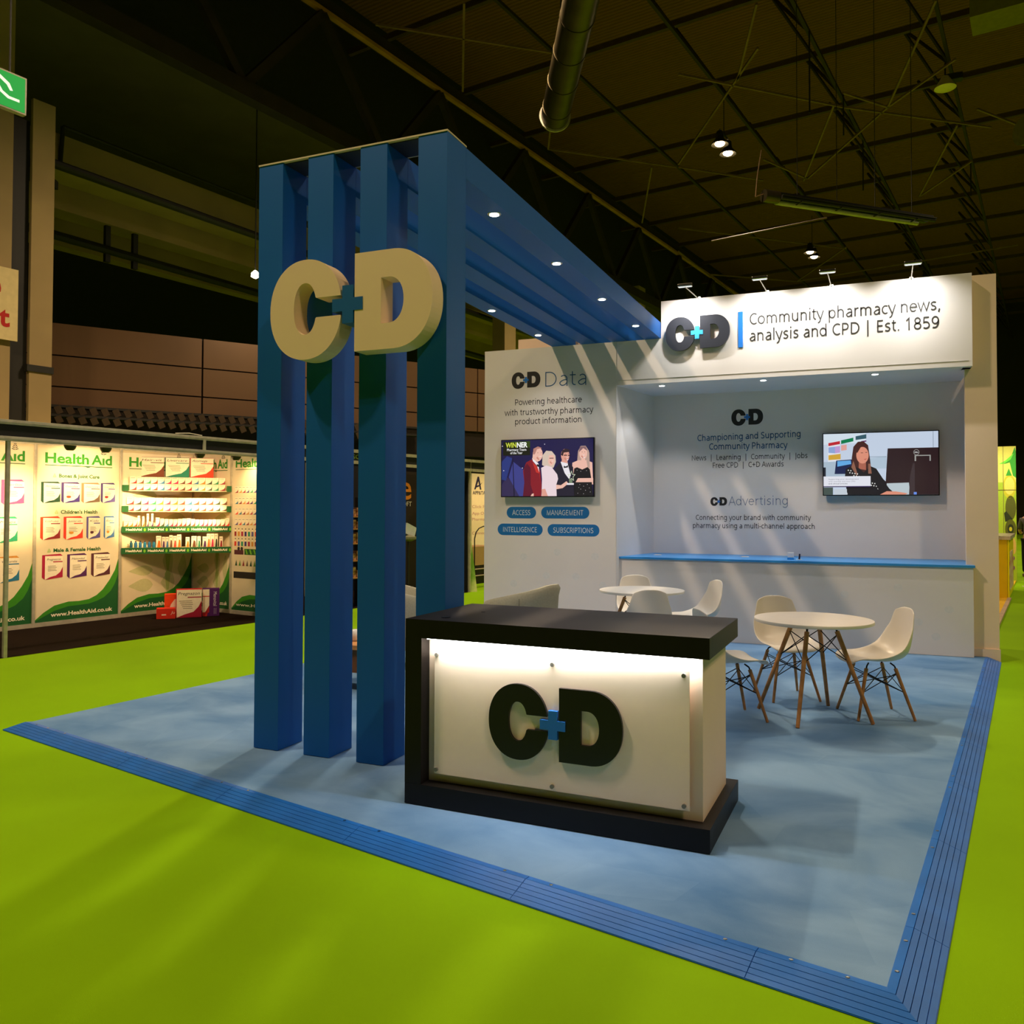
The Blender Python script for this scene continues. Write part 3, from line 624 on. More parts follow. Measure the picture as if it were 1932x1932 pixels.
# ================================================================ SCREENS
def tv(name, label, F, x0, x1, y, z0, z1, picture):
    t = thing(name, label, 'screen', F, ((x0 + x1) / 2, y, z0))
    MB().box(x0, x1, y, y + 0.05, z0, z1, bev=0.006).build('casing', M_darkplastic, t)
    MB().box((x0 + x1) / 2 - 0.2, (x0 + x1) / 2 + 0.2, y + 0.05, y + 0.098, z0 + 0.2, z1 - 0.2).build('wall_bracket', M_wire, t)
    b = 0.012; w = x1 - x0 - 2 * b; h = z1 - z0 - 2 * b
    fn = lambda a, c, n=0.0: (x0 + b + a * w, y - 0.0005 - n, z0 + b + c * h)
    m = MB(); mats = []
    idx = {}
    def put(c, e=0.85):
        k = (c, e)
        if k not in idx: idx[k] = len(mats); mats.append(flatc(c, e))
        return idx[k]
    st = [0.0]
    def nx(): st[0] += 0.00025; return st[0]
    picture(m, fn, put, nx)
    m.build('screen', mats, t, label='lit picture on the screen')
    return t
def pic_awards(m, fn, put, nx):
    m.rect(fn, 0, 1, 0, 1, 0, put((24, 18, 74)))
    m.flat(fn, [(0, 0), (0.22, 0), (0.14, 0.25), (0.06, 0.34), (0, 0.2)], nx(), put((52, 42, 84)))
    m.flat(fn, [(0.08, 0.34), (0.2, 0), (0.42, 0), (0.30, 0.4), (0.13, 0.62)], nx(), put((62, 66, 142)))
    m.flat(fn, [(0.0, 0.3), (0.05, 0.28), (0.12, 0.68), (0.06, 0.72), (0, 0.62)], nx(), put((40, 56, 128)))
    m.flat(fn, [(0.122, 0.7), (0.13, 0.7), (0.148, 0), (0.138, 0)], nx(), put((10, 8, 40)))
    # caption
    m.rect(fn, 0.015, 0.32, 0.73, 0.98, nx(), put((16, 20, 8)))
    m.flat(fn, [(0.1, 0.98), (0.32, 0.98), (0.32, 0.86), (0.22, 0.9)], nx(), put((52, 72, 16)))
    m.text('WIN', fn, 0.045, 0.165, 0.875, cap=0.085, n=nx(), mi=put((214, 226, 70)), bold=0.03)
    m.text('NER', fn, 0.172, 0.29, 0.872, cap=0.09, n=nx(), mi=put((255, 255, 255), 1.0), bold=0.03)
    m.text('Pharmacy Team', fn, 0.06, 0.275, 0.812, cap=0.042, n=nx(), mi=put((240, 240, 240)), bold=0.02)
    m.text('of the Year', fn, 0.098, 0.235, 0.755, cap=0.042, n=nx(), mi=put((240, 240, 240)), bold=0.02)
    skin = put((236, 168, 150)); skin2 = put((250, 196, 178)); K_ = put((14, 12, 22)); W_ = put((250, 244, 250))
    # woman in black dress (right)
    hair = put((196, 164, 150)); m.flat(fn, [(0.83, 0.58), (0.84, 0.78), (0.87, 0.87), (0.92, 0.87), (0.955, 0.78), (0.955, 0.5), (0.92, 0.46), (0.86, 0.6)], nx(), hair)
    m.flat(fn, [(0.775, 0.30), (0.78, 0.58), (0.84, 0.62), (0.93, 0.62), (0.99, 0.58), (1.0, 0.2), (0.93, 0.2), (0.9, 0.3)], nx(), skin2)
    m.ell(fn, 0.895, 0.74, 0.042, 0.105, nx(), skin2); m.rect(fn, 0.875, 0.915, 0.58, 0.68, nx(), skin2)
    m.flat(fn, [(0.86, 0.86), (0.92, 0.86), (0.94, 0.78), (0.895, 0.83), (0.85, 0.76)], nx(), put((140, 104, 110)))
    m.flat(fn, [(0.945, 0.8), (0.96, 0.75), (0.965, 0.48), (0.945, 0.46), (0.93, 0.6)], nx(), hair)
    m.flat(fn, [(0.80, 0.0), (0.785, 0.3), (0.80, 0.48), (0.83, 0.50), (0.885, 0.46), (0.94, 0.50), (0.965, 0.46), (0.985, 0.25), (1.0, 0.0)], nx(), K_)
    m.flat(fn, [(0.815, 0.24), (0.84, 0.31), (0.92, 0.31), (1.0, 0.31), (1.0, 0.24), (0.92, 0.24)], nx(), skin2)
    for (x, y) in ((0.83, 0.45), (0.87, 0.43), (0.93, 0.44), (0.86, 0.2), (0.9, 0.17), (0.94, 0.2), (0.87, 0.12), (0.92, 0.1), (0.96, 0.14), (0.84, 0.05), (0.9, 0.04), (0.97, 0.07), (0.85, 0.15)): m.ell(fn, x, y, 0.003, 0.005, nx(), W_, 6)
    m.flat(fn, [(0.872, 0.672), (0.92, 0.672), (0.90, 0.655)], nx(), W_)
    # man in dinner jacket
    m.flat(fn, [(0.58, 0.0), (0.56, 0.35), (0.60, 0.5), (0.66, 0.6), (0.76, 0.57), (0.79, 0.5), (0.80, 0.0)], nx(), put((30, 26, 48)))
    m.flat(fn, [(0.655, 0.60), (0.70, 0.40), (0.745, 0.30), (0.765, 0.36), (0.735, 0.54), (0.73, 0.60)], nx(), W_)
    m.ell(fn, 0.705, 0.71, 0.045, 0.115, nx(), skin); m.flat(fn, [(0.665, 0.6), (0.68, 0.72), (0.73, 0.66), (0.73, 0.57)], nx(), skin)
    m.flat(fn, [(0.66, 0.72), (0.675, 0.80), (0.71, 0.83), (0.75, 0.81), (0.755, 0.77), (0.69, 0.76), (0.68, 0.70)], nx(), put((48, 30, 40)))
    m.rect(fn, 0.69, 0.725, 0.705, 0.72, nx(), K_); m.rect(fn, 0.735, 0.765, 0.70, 0.715, nx(), K_)
    m.flat(fn, [(0.69, 0.53), (0.735, 0.50), (0.735, 0.54), (0.69, 0.49)], nx(), K_)
    m.flat(fn, [(0.71, 0.635), (0.745, 0.64), (0.728, 0.62)], nx(), W_)
    # woman in white
    bl = put((226, 204, 186))
    m.flat(fn, [(0.455, 0.55), (0.46, 0.72), (0.50, 0.80), (0.56, 0.79), (0.60, 0.71), (0.605, 0.6), (0.58, 0.5), (0.53, 0.48)], nx(), bl)
    m.ell(fn, 0.555, 0.64, 0.036, 0.105, nx(), skin2)
    m.flat(fn, [(0.50, 0.8), (0.55, 0.79), (0.575, 0.72), (0.53, 0.72), (0.52, 0.6), (0.49, 0.54), (0.46, 0.6)], nx(), bl)
    m.rect(fn, 0.535, 0.58, 0.66, 0.672, nx(), put((70, 54, 64)))
    m.flat(fn, [(0.45, 0.0), (0.455, 0.3), (0.445, 0.50), (0.50, 0.54), (0.56, 0.51), (0.62, 0.38), (0.63, 0.3), (0.61, 0.2), (0.615, 0.0)], nx(), put((248, 226, 232)))
    m.flat(fn, [(0.61, 0.2), (0.66, 0.19), (0.72, 0.26), (0.74, 0.22), (0.68, 0.14), (0.61, 0.12)], nx(), skin2)
    m.flat(fn, [(0.455, 0.0), (0.45, 0.12), (0.49, 0.13), (0.52, 0.0)], nx(), skin)
    # man in red
    m.flat(fn, [(0.245, 0.0), (0.26, 0.25), (0.245, 0.45), (0.28, 0.6), (0.35, 0.66), (0.40, 0.58), (0.435, 0.45), (0.45, 0.2), (0.45, 0.0)], nx(), put((140, 22, 40)))
    m.flat(fn, [(0.245, 0.0), (0.26, 0.25), (0.255, 0.5), (0.29, 0.58), (0.33, 0.5), (0.33, 0.2), (0.36, 0.05), (0.33, 0.0)], nx(), put((96, 12, 44)))
    m.flat(fn, [(0.35, 0.60), (0.39, 0.42), (0.43, 0.4), (0.44, 0.2), (0.42, 0.5)], nx(), put((206, 50, 44)))
    m.flat(fn, [(0.345, 0.68), (0.355, 0.62), (0.40, 0.54), (0.425, 0.42), (0.415, 0.58)], nx(), W_)
    m.ell(fn, 0.41, 0.74, 0.052, 0.125, nx(), skin2); m.flat(fn, [(0.35, 0.66), (0.355, 0.78), (0.41, 0.72), (0.41, 0.6)], nx(), skin2)
    m.flat(fn, [(0.355, 0.74), (0.36, 0.84), (0.41, 0.88), (0.455, 0.85), (0.4, 0.83), (0.375, 0.74)], nx(), put((188, 130, 120)))
    m.flat(fn, [(0.398, 0.57), (0.425, 0.55), (0.425, 0.51), (0.40, 0.53)], nx(), K_); m.flat(fn, [(0.33, 0.0), (0.345, 0.04), (0.365, 0.05), (0.365, 0)], nx(), skin2)
    for (fx_, fy_, w2, h2, dx) in ((0.425, 0.745, .045, .1, .012), (0.563, 0.65, .03, .08, .008), (0.722, 0.715, .038, .09, .01), (0.90, 0.745, .034, .085, 0.004)):
        for e in (-1, 1): m.ell(fn, fx_ + e * w2 * .42 + dx * .3, fy_ + h2 * .22, .004, .006, nx(), put((92, 52, 50)), 8)
        m.flat(fn, [(fx_ - w2 * .45 + dx, fy_ - h2 * .36), (fx_ + dx, fy_ - h2 * .52), (fx_ + w2 * .45 + dx, fy_ - h2 * .34), (fx_ + dx, fy_ - h2 * .40)], nx(), put((252, 240, 240)))
        m.flat(fn, [(fx_ - w2 * .7, fy_ - h2 * .7), (fx_ - w2 * .2, fy_ - h2 * 1.05), (fx_ + w2 * .1, fy_ - h2 * 1.0), (fx_ - w2 * .45, fy_ - h2 * .45)], nx(), put((214, 140, 124)))
    # star trophy
    st_ = [(0.775 + 0.045 * (1 if i % 2 == 0 else 0.45) * math.sin(R(36 * i)), 0.345 + 0.10 * (1 if i % 2 == 0 else 0.45) * math.cos(R(36 * i))) for i in range(10)]
    s2 = [(0.775 + 0.75 * (x - 0.775), 0.345 + 0.75 * (y - 0.345)) for x, y in st_]
    m.holes(fn, [st_, s2], 0, nx(), put((220, 230, 200))); m.rect(fn, 0.725, 0.80, 0.195, 0.225, nx(), W_); m.rect(fn, 0.75, 0.785, 0.225, 0.29, nx(), put((120, 140, 110)))
    for (x, y) in ((0.485, 0.915), (0.03, 0.46), (0.24, 0.5), (0.015, 0.9), (0.28, 0.82)): m.ell(fn, x, y, 0.005, 0.009, nx(), W_, 8)
def pic_office(m, fn, put, nx):
    m.rect(fn, 0, 1, 0, 1, 0, put((206, 220, 240)))
    m.rect(fn, 0, 0.38, 0.84, 1.0, nx(), put((226, 240, 250))); m.flat(fn, [(0, 0.82), (0.2, 0.88), (0.38, 0.98), (0.38, 1), (0, 1)], nx(), put((222, 236, 248)))
    m.flat(fn, [(0.38, 0.58), (0.56, 0.62), (0.56, 0.42), (0.4, 0.42)], nx(), put((186, 206, 224)))
    m.rect(fn, 0.40, 0.56, 0.605, 0.615, nx(), put((150, 170, 186)))
    m.flat(fn, [(0.04, 0.54), (0.04, 0.85), (0.15, 0.89), (0.15, 0.56)], nx(), put((236, 240, 248)))
    m.flat(fn, [(0.045, 0.80), (0.045, 0.85), (0.15, 0.88), (0.15, 0.83)], nx(), put((200, 44, 56)))
    m.flat(fn, [(0.045, 0.69), (0.045, 0.78), (0.105, 0.79), (0.105, 0.68)], nx(), put((150, 176, 228))); m.flat(fn, [(0.105, 0.68), (0.105, 0.79), (0.15, 0.80), (0.15, 0.69)], nx(), put((200, 166, 226)))
    m.flat(fn, [(0.045, 0.57), (0.045, 0.65), (0.155, 0.67), (0.155, 0.58)], nx(), put((222, 174, 60)))
    m.flat(fn, [(0.16, 0.83), (0.16, 0.89), (0.27, 0.93), (0.27, 0.87)], nx(), put((16, 130, 80)))
    m.flat(fn, [(0.16, 0.72), (0.16, 0.81), (0.21, 0.82), (0.21, 0.73)], nx(), put((236, 170, 160)))
    m.flat(fn, [(0.29, 0.89), (0.29, 0.95), (0.385, 0.98), (0.385, 0.91)], nx(), put((60, 96, 110))); m.flat(fn, [(0.33, 0.84), (0.385, 0.86), (0.385, 0.88), (0.34, 0.87)], nx(), put((110, 50, 110)))
    m.rect(fn, 0.0, 0.30, 0.30, 0.54, nx(), put((178, 198, 216))); m.rect(fn, 0, 0.02, 0.3, 0.45, nx(), put((20, 24, 40)))
    m.flat(fn, [(0.10, 0.34), (0.115, 0.56), (0.26, 0.575), (0.26, 0.34)], nx(), put((22, 34, 80))); m.flat(fn, [(0.125, 0.46), (0.125, 0.55), (0.245, 0.56), (0.25, 0.50)], nx(), put((104, 178, 240)))
    dk_ = put((24, 20, 26)); hr = put((74, 38, 34)); sk = put((232, 152, 126)); hl = put((150, 100, 80))
    m.flat(fn, [(0.25, 0.35), (0.255, 0.6), (0.27, 0.78), (0.31, 0.86), (0.36, 0.865), (0.40, 0.80), (0.415, 0.6), (0.43, 0.33), (0.36, 0.3)], nx(), hr)
    m.flat(fn, [(0.315, 0.42), (0.32, 0.58), (0.38, 0.55), (0.38, 0.4)], nx(), put((180, 104, 84)))
    m.ell(fn, 0.35, 0.64, 0.055, 0.135, nx(), sk, 24)
    m.flat(fn, [(0.285, 0.7), (0.30, 0.8), (0.35, 0.84), (0.40, 0.76), (0.345, 0.80), (0.305, 0.68)], nx(), hr)
    m.flat(fn, [(0.36, 0.575), (0.39, 0.585), (0.375, 0.565)], nx(), put((190, 70, 66))); m.rect(fn, 0.335, 0.355, 0.675, 0.683, nx(), hr); m.rect(fn, 0.375, 0.392, 0.68, 0.688, nx(), hr)
    m.flat(fn, [(0.215, 0.0), (0.19, 0.25), (0.20, 0.42), (0.25, 0.47), (0.32, 0.43), (0.36, 0.36), (0.42, 0.46), (0.47, 0.42), (0.53, 0.25), (0.64, 0.05), (0.58, 0.0)], nx(), dk_)
    m.flat(fn, [(0.25, 0.45), (0.27, 0.55), (0.305, 0.34), (0.30, 0.3)], nx(), hl); m.flat(fn, [(0.40, 0.5), (0.42, 0.5), (0.43, 0.34), (0.40, 0.34)], nx(), hl)
    for i in range(34):
        x = 0.21 + 0.4 * ((i * 0.618) % 1); y = 0.02 + 0.42 * ((i * 0.377) % 1)
        if x < 0.50 - 0.2 * max(0, y - 0.28) or y < 0.15: m.ell(fn, x, y, 0.006, 0.011, nx(), put((236, 236, 232)), 7)
    m.rect(fn, 0.56, 0.78, 0.0, 0.2, nx(), put((196, 210, 216)))
    m.flat(fn, [(0.46, 0.18), (0.5, 0.04), (0.58, 0.0), (0.64, 0.0), (0.58, 0.1), (0.52, 0.26)], nx(), dk_)
    m.flat(fn, [(0.50, 0.0), (0.56, 0.055), (0.64, 0.05), (0.74, 0.02), (0.72, 0.0)], nx(), sk)
    m.flat(fn, [(0.55, 0.18), (0.57, 0.74), (1.0, 0.74), (1.0, 0.0), (0.76, 0.0), (0.75, 0.19)], nx(), put((46, 26, 30)))
    m.flat(fn, [(0.75, 0.0), (0.76, 0.3), (0.785, 0.5), (0.80, 0.5), (0.80, 0.0)], nx(), put((64, 50, 54)))
    gr = put((168, 168, 164))
    m.flat(fn, [(0.80, 0.53), (0.80, 0.625), (0.935, 0.625), (0.935, 0.53), (0.925, 0.53), (0.925, 0.61), (0.812, 0.61), (0.812, 0.53)], nx(), gr)
    c1 = [(0.815 + 0.025 * math.cos(R(t)), 0.67 + 0.045 * math.sin(R(t))) for t in range(0, 360, 20)]; c2 = [(0.815 + 0.021 * math.cos(R(t)), 0.67 + 0.038 * math.sin(R(t))) for t in range(0, 360, 20)]
    m.holes(fn, [c1, c2], 0, nx(), gr); m.text('DELL', fn, 0.80, 0.832, 0.66, cap=0.02, n=nx(), mi=put((230, 230, 230)), bold=0.03)
    m.rect(fn, 0.79, 0.815, 0.0, 0.04, nx(), put((110, 150, 240)))
    m.rect(fn, 0.0, 0.42, 0.14, 0.30, nx(), put((238, 240, 250))); m.rect(fn, 0.0, 0.42, 0.125, 0.14, nx(), put((58, 40, 92)))
    m.text('Supporting your development', fn, 0.045, 0.315, 0.245, cap=0.02, n=nx(), mi=put((120, 120, 130)))
    m.text('with monthly and new CPD', fn, 0.045, 0.285, 0.208, cap=0.02, n=nx(), mi=put((150, 150, 160)))
    m.text('and clinical articles', fn, 0.045, 0.215, 0.172, cap=0.02, n=nx(), mi=put((110, 110, 120)), bold=0.01)
    m.rect(fn, 0.0, 0.085, 0.0, 0.12, nx(), put((70, 86, 80))); m.rect(fn, 0.095, 0.21, 0.0, 0.09, nx(), put((206, 216, 226)))
    m.rect(fn, 0.955, 0.958, 0.74, 1.0, nx(), put((90, 110, 130)))
tv('television', 'television on the left wall showing four people with an award', WF, -4.344, -3.080, 10.02, 1.721, 2.466, pic_awards)
tv('television', 'television on the recess wall showing a woman at a desk', WF, -0.466, 0.843, 11.187, 1.746, 2.528, pic_office)

# ================================================================ CHAIRS AND TABLES
def shell_chair(label, group):
    t = thing('shell_chair', label, 'chair', WF, (0, 0, 0), group)
    prof = [(0.235, 0.405, 0.165), (0.225, 0.432, 0.205), (0.17, 0.440, 0.225), (0.09, 0.432, 0.232), (0.0, 0.424, 0.235), (-0.08, 0.424, 0.236), (-0.16, 0.436, 0.234),
            (-0.212, 0.468, 0.230), (-0.236, 0.53, 0.220), (-0.244, 0.60, 0.205), (-0.248, 0.67, 0.189), (-0.252, 0.74, 0.172), (-0.257, 0.795, 0.158), (-0.260, 0.824, 0.132)]
    nu = 17; vs = []; fs = []
    for k, (y, z, w) in enumerate(prof):
        tt = k / (len(prof) - 1)
        for i in range(nu):
            u = -1 + 2 * i / (nu - 1); au = abs(u)
            mid = math.exp(-((tt - 0.52) / 0.22) ** 2)
            lift = (0.022 + 0.050 * mid) * au ** 3 * (1 if tt < 0.75 else 0.3)
            fwd = (0.026 + 0.062 * mid) * au ** 2.5 * (1 if tt > 0.30 else tt / 0.30 * 0.9)
            dz = lift if tt < 0.7 else lift * max(0, (1 - tt) / 0.3)
            if tt > 0.9: dz -= 0.028 * au ** 3 * (tt - 0.9) / 0.1
            if tt < 0.1: dz -= 0.01 * au ** 2
            vs.append((u * w, y + fwd, z + dz))
    for k in range(len(prof) - 1):
        for i in range(nu - 1): fs.append((k * nu + i, k * nu + i + 1, (k + 1) * nu + i + 1, (k + 1) * nu + i))
    m = MB(); m.add(vs, fs); o = m.build('seat_shell', M_shell, t, smooth=True, angle=180)
    md = o.modifiers.new('thick', 'SOLIDIFY'); md.thickness = 0.008; md.offset = 0
    md = o.modifiers.new('smooth', 'SUBSURF'); md.levels = 1; md.render_levels = 1
    feet = ((-0.20, 0.215), (0.20, 0.215), (-0.195, -0.215), (0.195, -0.215)); tops = ((-0.115, 0.115), (0.115, 0.115), (-0.115, -0.105), (0.115, -0.105))
    def on(i, z): return Vector((feet[i][0], feet[i][1], 0)).lerp(Vector((tops[i][0], tops[i][1], 0.375)), z / 0.375)
    for i in range(4):
        MB().tube(on(i, 0.0), on(i, 0.375), 0.0105, 0.014, n=12).build('leg', M_wood, t, smooth=True)
    m = MB()
    for i in range(4):
        m.path([on(i, 0.35), on(i, 0.392), Vector((tops[i][0] * 0.75, tops[i][1] * 0.75, 0.412))], 0.006, n=6)
    for a, b in ((0, 1), (1, 3), (3, 2), (2, 0)):
        m.tube(on(a, 0.345), on(b, 0.20), 0.0035, n=6); m.tube(on(b, 0.345), on(a, 0.20), 0.0035, n=6)
        m.tube(on(a, 0.20) , on(3 - a, 0.33), 0.0035, n=6)
    m.build('wire_brace', M_wire, t)
    return t
def place(o, x, y, facing):   # facing: direction the sitter looks, degrees from +x
    o.location = (x, y, 0); o.rotation_euler = (0, 0, R(facing - 90))
chair0 = shell_chair('x', 'x')
CH = [(0.076, 7.084, 203, 'white shell chair at the right of the nearer round table'),
      (-0.61, 7.47, -62, 'white shell chair behind the nearer round table, by the cabinet'),
      (-0.95, 6.57, 31, 'white shell chair half hidden by the end of the black desk'),
      (-2.31, 9.20, -65, 'far white shell chair behind the left round table'),
      (-1.64, 8.98, 214, 'white shell chair at the right of the left round table, seen side on'),
      (-1.93, 7.98, 112, 'white shell chair with its back to the viewer at the left round table')]
for i, (x, y, a, lb) in enumerate(CH):
    o = chair0 if i == 0 else copy_tree(chair0)
    place(o, x, y, a); o['label'] = lb; o['group'] = 'white shell chairs around the round tables'
def round_table(x, y, rot, label, feet_r, group):
    t = thing('round_table', label, 'table', WF, (0, 0, 0), group)
    MB().lathe([(0.425, 0.716), (0.433, 0.719), (0.435, 0.724), (0.435, 0.738), (0.433, 0.741), (0.428, 0.742)], n=64).build('tabletop', M_tabletop, t, smooth=True)
    pts = [(math.cos(R(rot + 90 * i)), math.sin(R(rot + 90 * i))) for i in range(4)]
    def on(i, z): f_ = Vector((pts[i][0] * feet_r, pts[i][1] * feet_r, 0)); u = Vector((pts[i][0] * 0.17, pts[i][1] * 0.17, 0.67)); return f_.lerp(u, z / 0.67)
    for i in range(4):
        MB().tube(on(i, 0), on(i, 0.66), 0.014, 0.018, n=12).build('leg', M_wood, t, smooth=True)
    m = MB()
    for i in range(4):
        m.path([on(i, 0.64), on(i, 0.70), (pts[i][0] * 0.14, pts[i][1] * 0.14, 0.715)], 0.008, n=6)
        j = (i + 1) % 4
        m.tube(on(i, 0.64), on(j, 0.44), 0.004, n=6); m.tube(on(j, 0.64), on(i, 0.44), 0.004, n=6)
    m.build('wire_brace', M_wire, t)
    t.location = (x, y, 0)
    return t
round_table(-0.358, 6.846, -102, 'round white table with four splayed wooden legs right of the desk', 0.425, 'round white tables')
round_table(-2.113, 8.541, -80, 'farther round white table behind the black desk', 0.425, 'round white tables')

def tub_chair(x, y, face, label, group):
    t = thing('tub_armchair', label, 'armchair', WF, (0, 0, 0), group)
    n = 36; vs = []; rings = []
    for i in range(n + 1):
        a = -138 + 276 * i / n; u = abs(a) / 138
        c, s_ = math.sin(R(a)), -math.cos(R(a))       # back at -y
        top = 0.88 - 0.19 * max(0, u - 0.10)
        ro = 0.345; ri = 0.285; lean = 0.05 * (1 - u)
        row = [(ro * 0.86 * c, ro * 0.86 * s_, 0.20), (ro * c, ro * s_, 0.34), ((ro + lean * 0.6) * c, (ro + lean * 0.6) * s_, top - 0.10), ((ro + lean) * c, (ro + lean) * s_, top - 0.03), ((ro + lean - 0.015) * c, (ro + lean - 0.015) * s_, top),
               ((ri + lean + 0.015) * c, (ri + lean + 0.015) * s_, top), ((ri + lean) * c, (ri + lean) * s_, top - 0.03), (ri * c, ri * s_, 0.40)]
        vs += row
    m_ = 8; fs = []
    for i in range(n):
        for j in range(m_ - 1): fs.append((i * m_ + j, i * m_ + j + 1, (i + 1) * m_ + j + 1, (i + 1) * m_ + j))
    fs.append(tuple(range(m_))[::-1]); fs.append(tuple(n * m_ + j for j in range(m_)))
    m = MB(); m.add(vs, fs); m.build('backrest', M_fabric, t, smooth=True, angle=60)
    m = MB(); m.lathe([(0.05, 0.20), (0.27, 0.20), (0.285, 0.23), (0.285, 0.40), (0.27, 0.43), (0.2, 0.445), (0.02, 0.45)], (0, 0, 0), n=36); m.build('seat_cushion', M_fabric, t, smooth=True, angle=60)
    for a in (30, 150):
        p = (0.365 * math.cos(R(a + 180)), 0.365 * math.sin(R(a + 180)))
        MB().tube((p[0] * 0.97, p[1] * 0.97, 0.24), (p[0] * 1.04, p[1] * 1.04, 0.77), 0.003, n=5).build('seam', mat('seam_dark', (120, 116, 98), noise=0.05), t)
    for i, (a, b) in enumerate(((1, 1), (-1, 1), (1, -1), (-1, -1))):
        MB().tube((0.24 * a, 0.24 * b, 0), (0.18 * a, 0.18 * b, 0.21), 0.011, 0.017).build('leg', M_wood, t, smooth=True)
    t.location = (x, y, 0); t.rotation_euler = (0, 0, R(face - 90)); return t
tub_chair(-2.98, 7.32, 172, 'sage fabric tub armchair rising behind the black desk', 'tub armchairs')
tub_chair(-4.28, 7.35, 20, 'tub armchair glimpsed in the gap before the rightmost blue post', 'tub armchairs')
t = thing('coffee_table', 'low wooden table glimpsed between the second and third blue posts', 'table', WF, (-4.15, 6.35, 0))
MB().box(-4.45, -3.85, 6.15, 6.6, 0.36, 0.40, bev=0.004).build('tabletop', M_wood, t)
MB().box(-4.42, -3.88, 6.18, 6.57, 0.16, 0.36).build('drawer_box', mat('dark_oak', (110, 66, 30), rough=0.5, noise=0.2, nscale=12), t)
for a, b in ((-4.41, 6.19), (-3.9, 6.19), (-4.41, 6.55), (-3.9, 6.55)): MB().tube((a, b, 0), (a, b, 0.17), 0.016).build('leg', M_pipe, t)
MB().lathe([(0.025, 0.40), (0.045, 0.42), (0.052, 0.46), (0.045, 0.49), (0.035, 0.50)], (-4.16, 6.36, 0), n=20).build('bowl', M_tabletop, base=(-4.16, 6.36, 0.40), smooth=True, label='small white bowl on the low wooden table', cat='bowl')
# ================================================================ NEIGHBOURING STAND ON THE LEFT
MB().add([(-3.2, 0, g + 0.004), (8.6, 0, g + 0.004), (8.6, 2.1, g + 0.004), (-3.2, 2.1, g + 0.004)], [(0, 1, 2, 3)]).build('black_carpet', M_blackcarpet, F=HF, base=(0, 0, g),
    label='black carpet under the aluminium framed stands on the left', cat='carpet')
T2 = 2.05
st = thing('poster_stand', 'aluminium framed stand on the left with cream and green product posters', 'stand', HF, (1.9, 1.0, g))
def post(par, x, y, z1=2.50, r=0.02): MB().box(x - r, x + r, y - r, y + r, g, z1, bev=0.004).build('post', M_alu, par)
for x, y in ((0.05, 0.02), (0.20, T2), (1.41, T2), (2.65, T2), (3.9, T2), (3.9, 1.12), (3.9, 0.02)): post(st, x, y, 2.52 if y < 0.1 else 2.47)
for x, y in ((-1.0, T2),): post(st, x, y, 2.40)
for z in (2.31, 2.49):
    MB().box(-3.0, 3.9, -0.02, 0.02, z - 0.022, z + 0.03, bev=0.003).box(-3.0, 3.9, -0.024, -0.02, z, z + 0.008).build('rail', M_alu, st)
MB().box(-3.0, 3.9, -0.004, 0.004, 2.33, 2.47).build('fascia_board', M_blackwall, st)
MB().box(2.51, 2.55, -0.022, 0.022, 2.30, 2.51).build('fascia_clip', M_alu, st)
for x0, x1 in ((-1.0, 0.2), (0.22, 1.39), (1.43, 2.63), (2.67, 3.88)):
    MB().box(x0, x1, T2 - 0.015, T2 + 0.015, g, 0.01).build('rail', M_alu, st)
    MB().box(x0, x1, T2 - 0.015, T2 + 0.015, 2.42, 2.47).build('rail', M_alu, st)
MB().box(3.885, 3.915, 0.04, T2, 2.42, 2.47).box(3.885, 3.915, 0.04, T2, g, 0.01).build('rail', M_alu, st)
MB().path([(2.1, 0.0, 2.53), (2.3, -0.01, 2.545), (2.5, 0.0, 2.53)], 0.006).build('cable', flatc((230, 220, 200)), st)
PM = [M_poster, M_green_dark, M_green_mid, M_green_lt, M_green_text, K]
PI = {}
def ink(c):
    if c not in PI: PI[c] = len(PM); PM.append(flatc(c))
    return PI[c]
for c in ((30, 70, 44), (64, 44, 110), (176, 120, 84), (58, 44, 120), (206, 66, 30), (226, 60, 40), (92, 82, 150), (70, 120, 180), (176, 26, 66), (84, 30, 96), (88, 40, 50), (250, 238, 212), (110, 90, 70), (226, 70, 130), (34, 150, 110), (40, 120, 160),
          (220, 150, 60), (150, 40, 44), (170, 190, 110), (200, 200, 150), (96, 150, 40), (120, 140, 70)): ink(c)
def leaf_icon(m, fn, a, b, h, mi):
    for k in range(4):
        w = h * (0.22 + 0.12 * k) * 0.8; y = b + h * (0.75 - 0.22 * k)
        for e in (-1, 1): m.flat(fn, [(a + e * h * 0.03, y - h * 0.06), (a + e * w, y + h * 0.10), (a + e * w * 0.8, y + h * 0.18), (a + e * h * 0.03, y + h * 0.04)][::e], 0.003, mi)
    m.flat(fn, [(a - h * 0.05, b + h * 0.85), (a + h * 0.05, b + h * 0.85), (a, b + h * 1.1)], 0.003, mi)
def ccw(p): return p
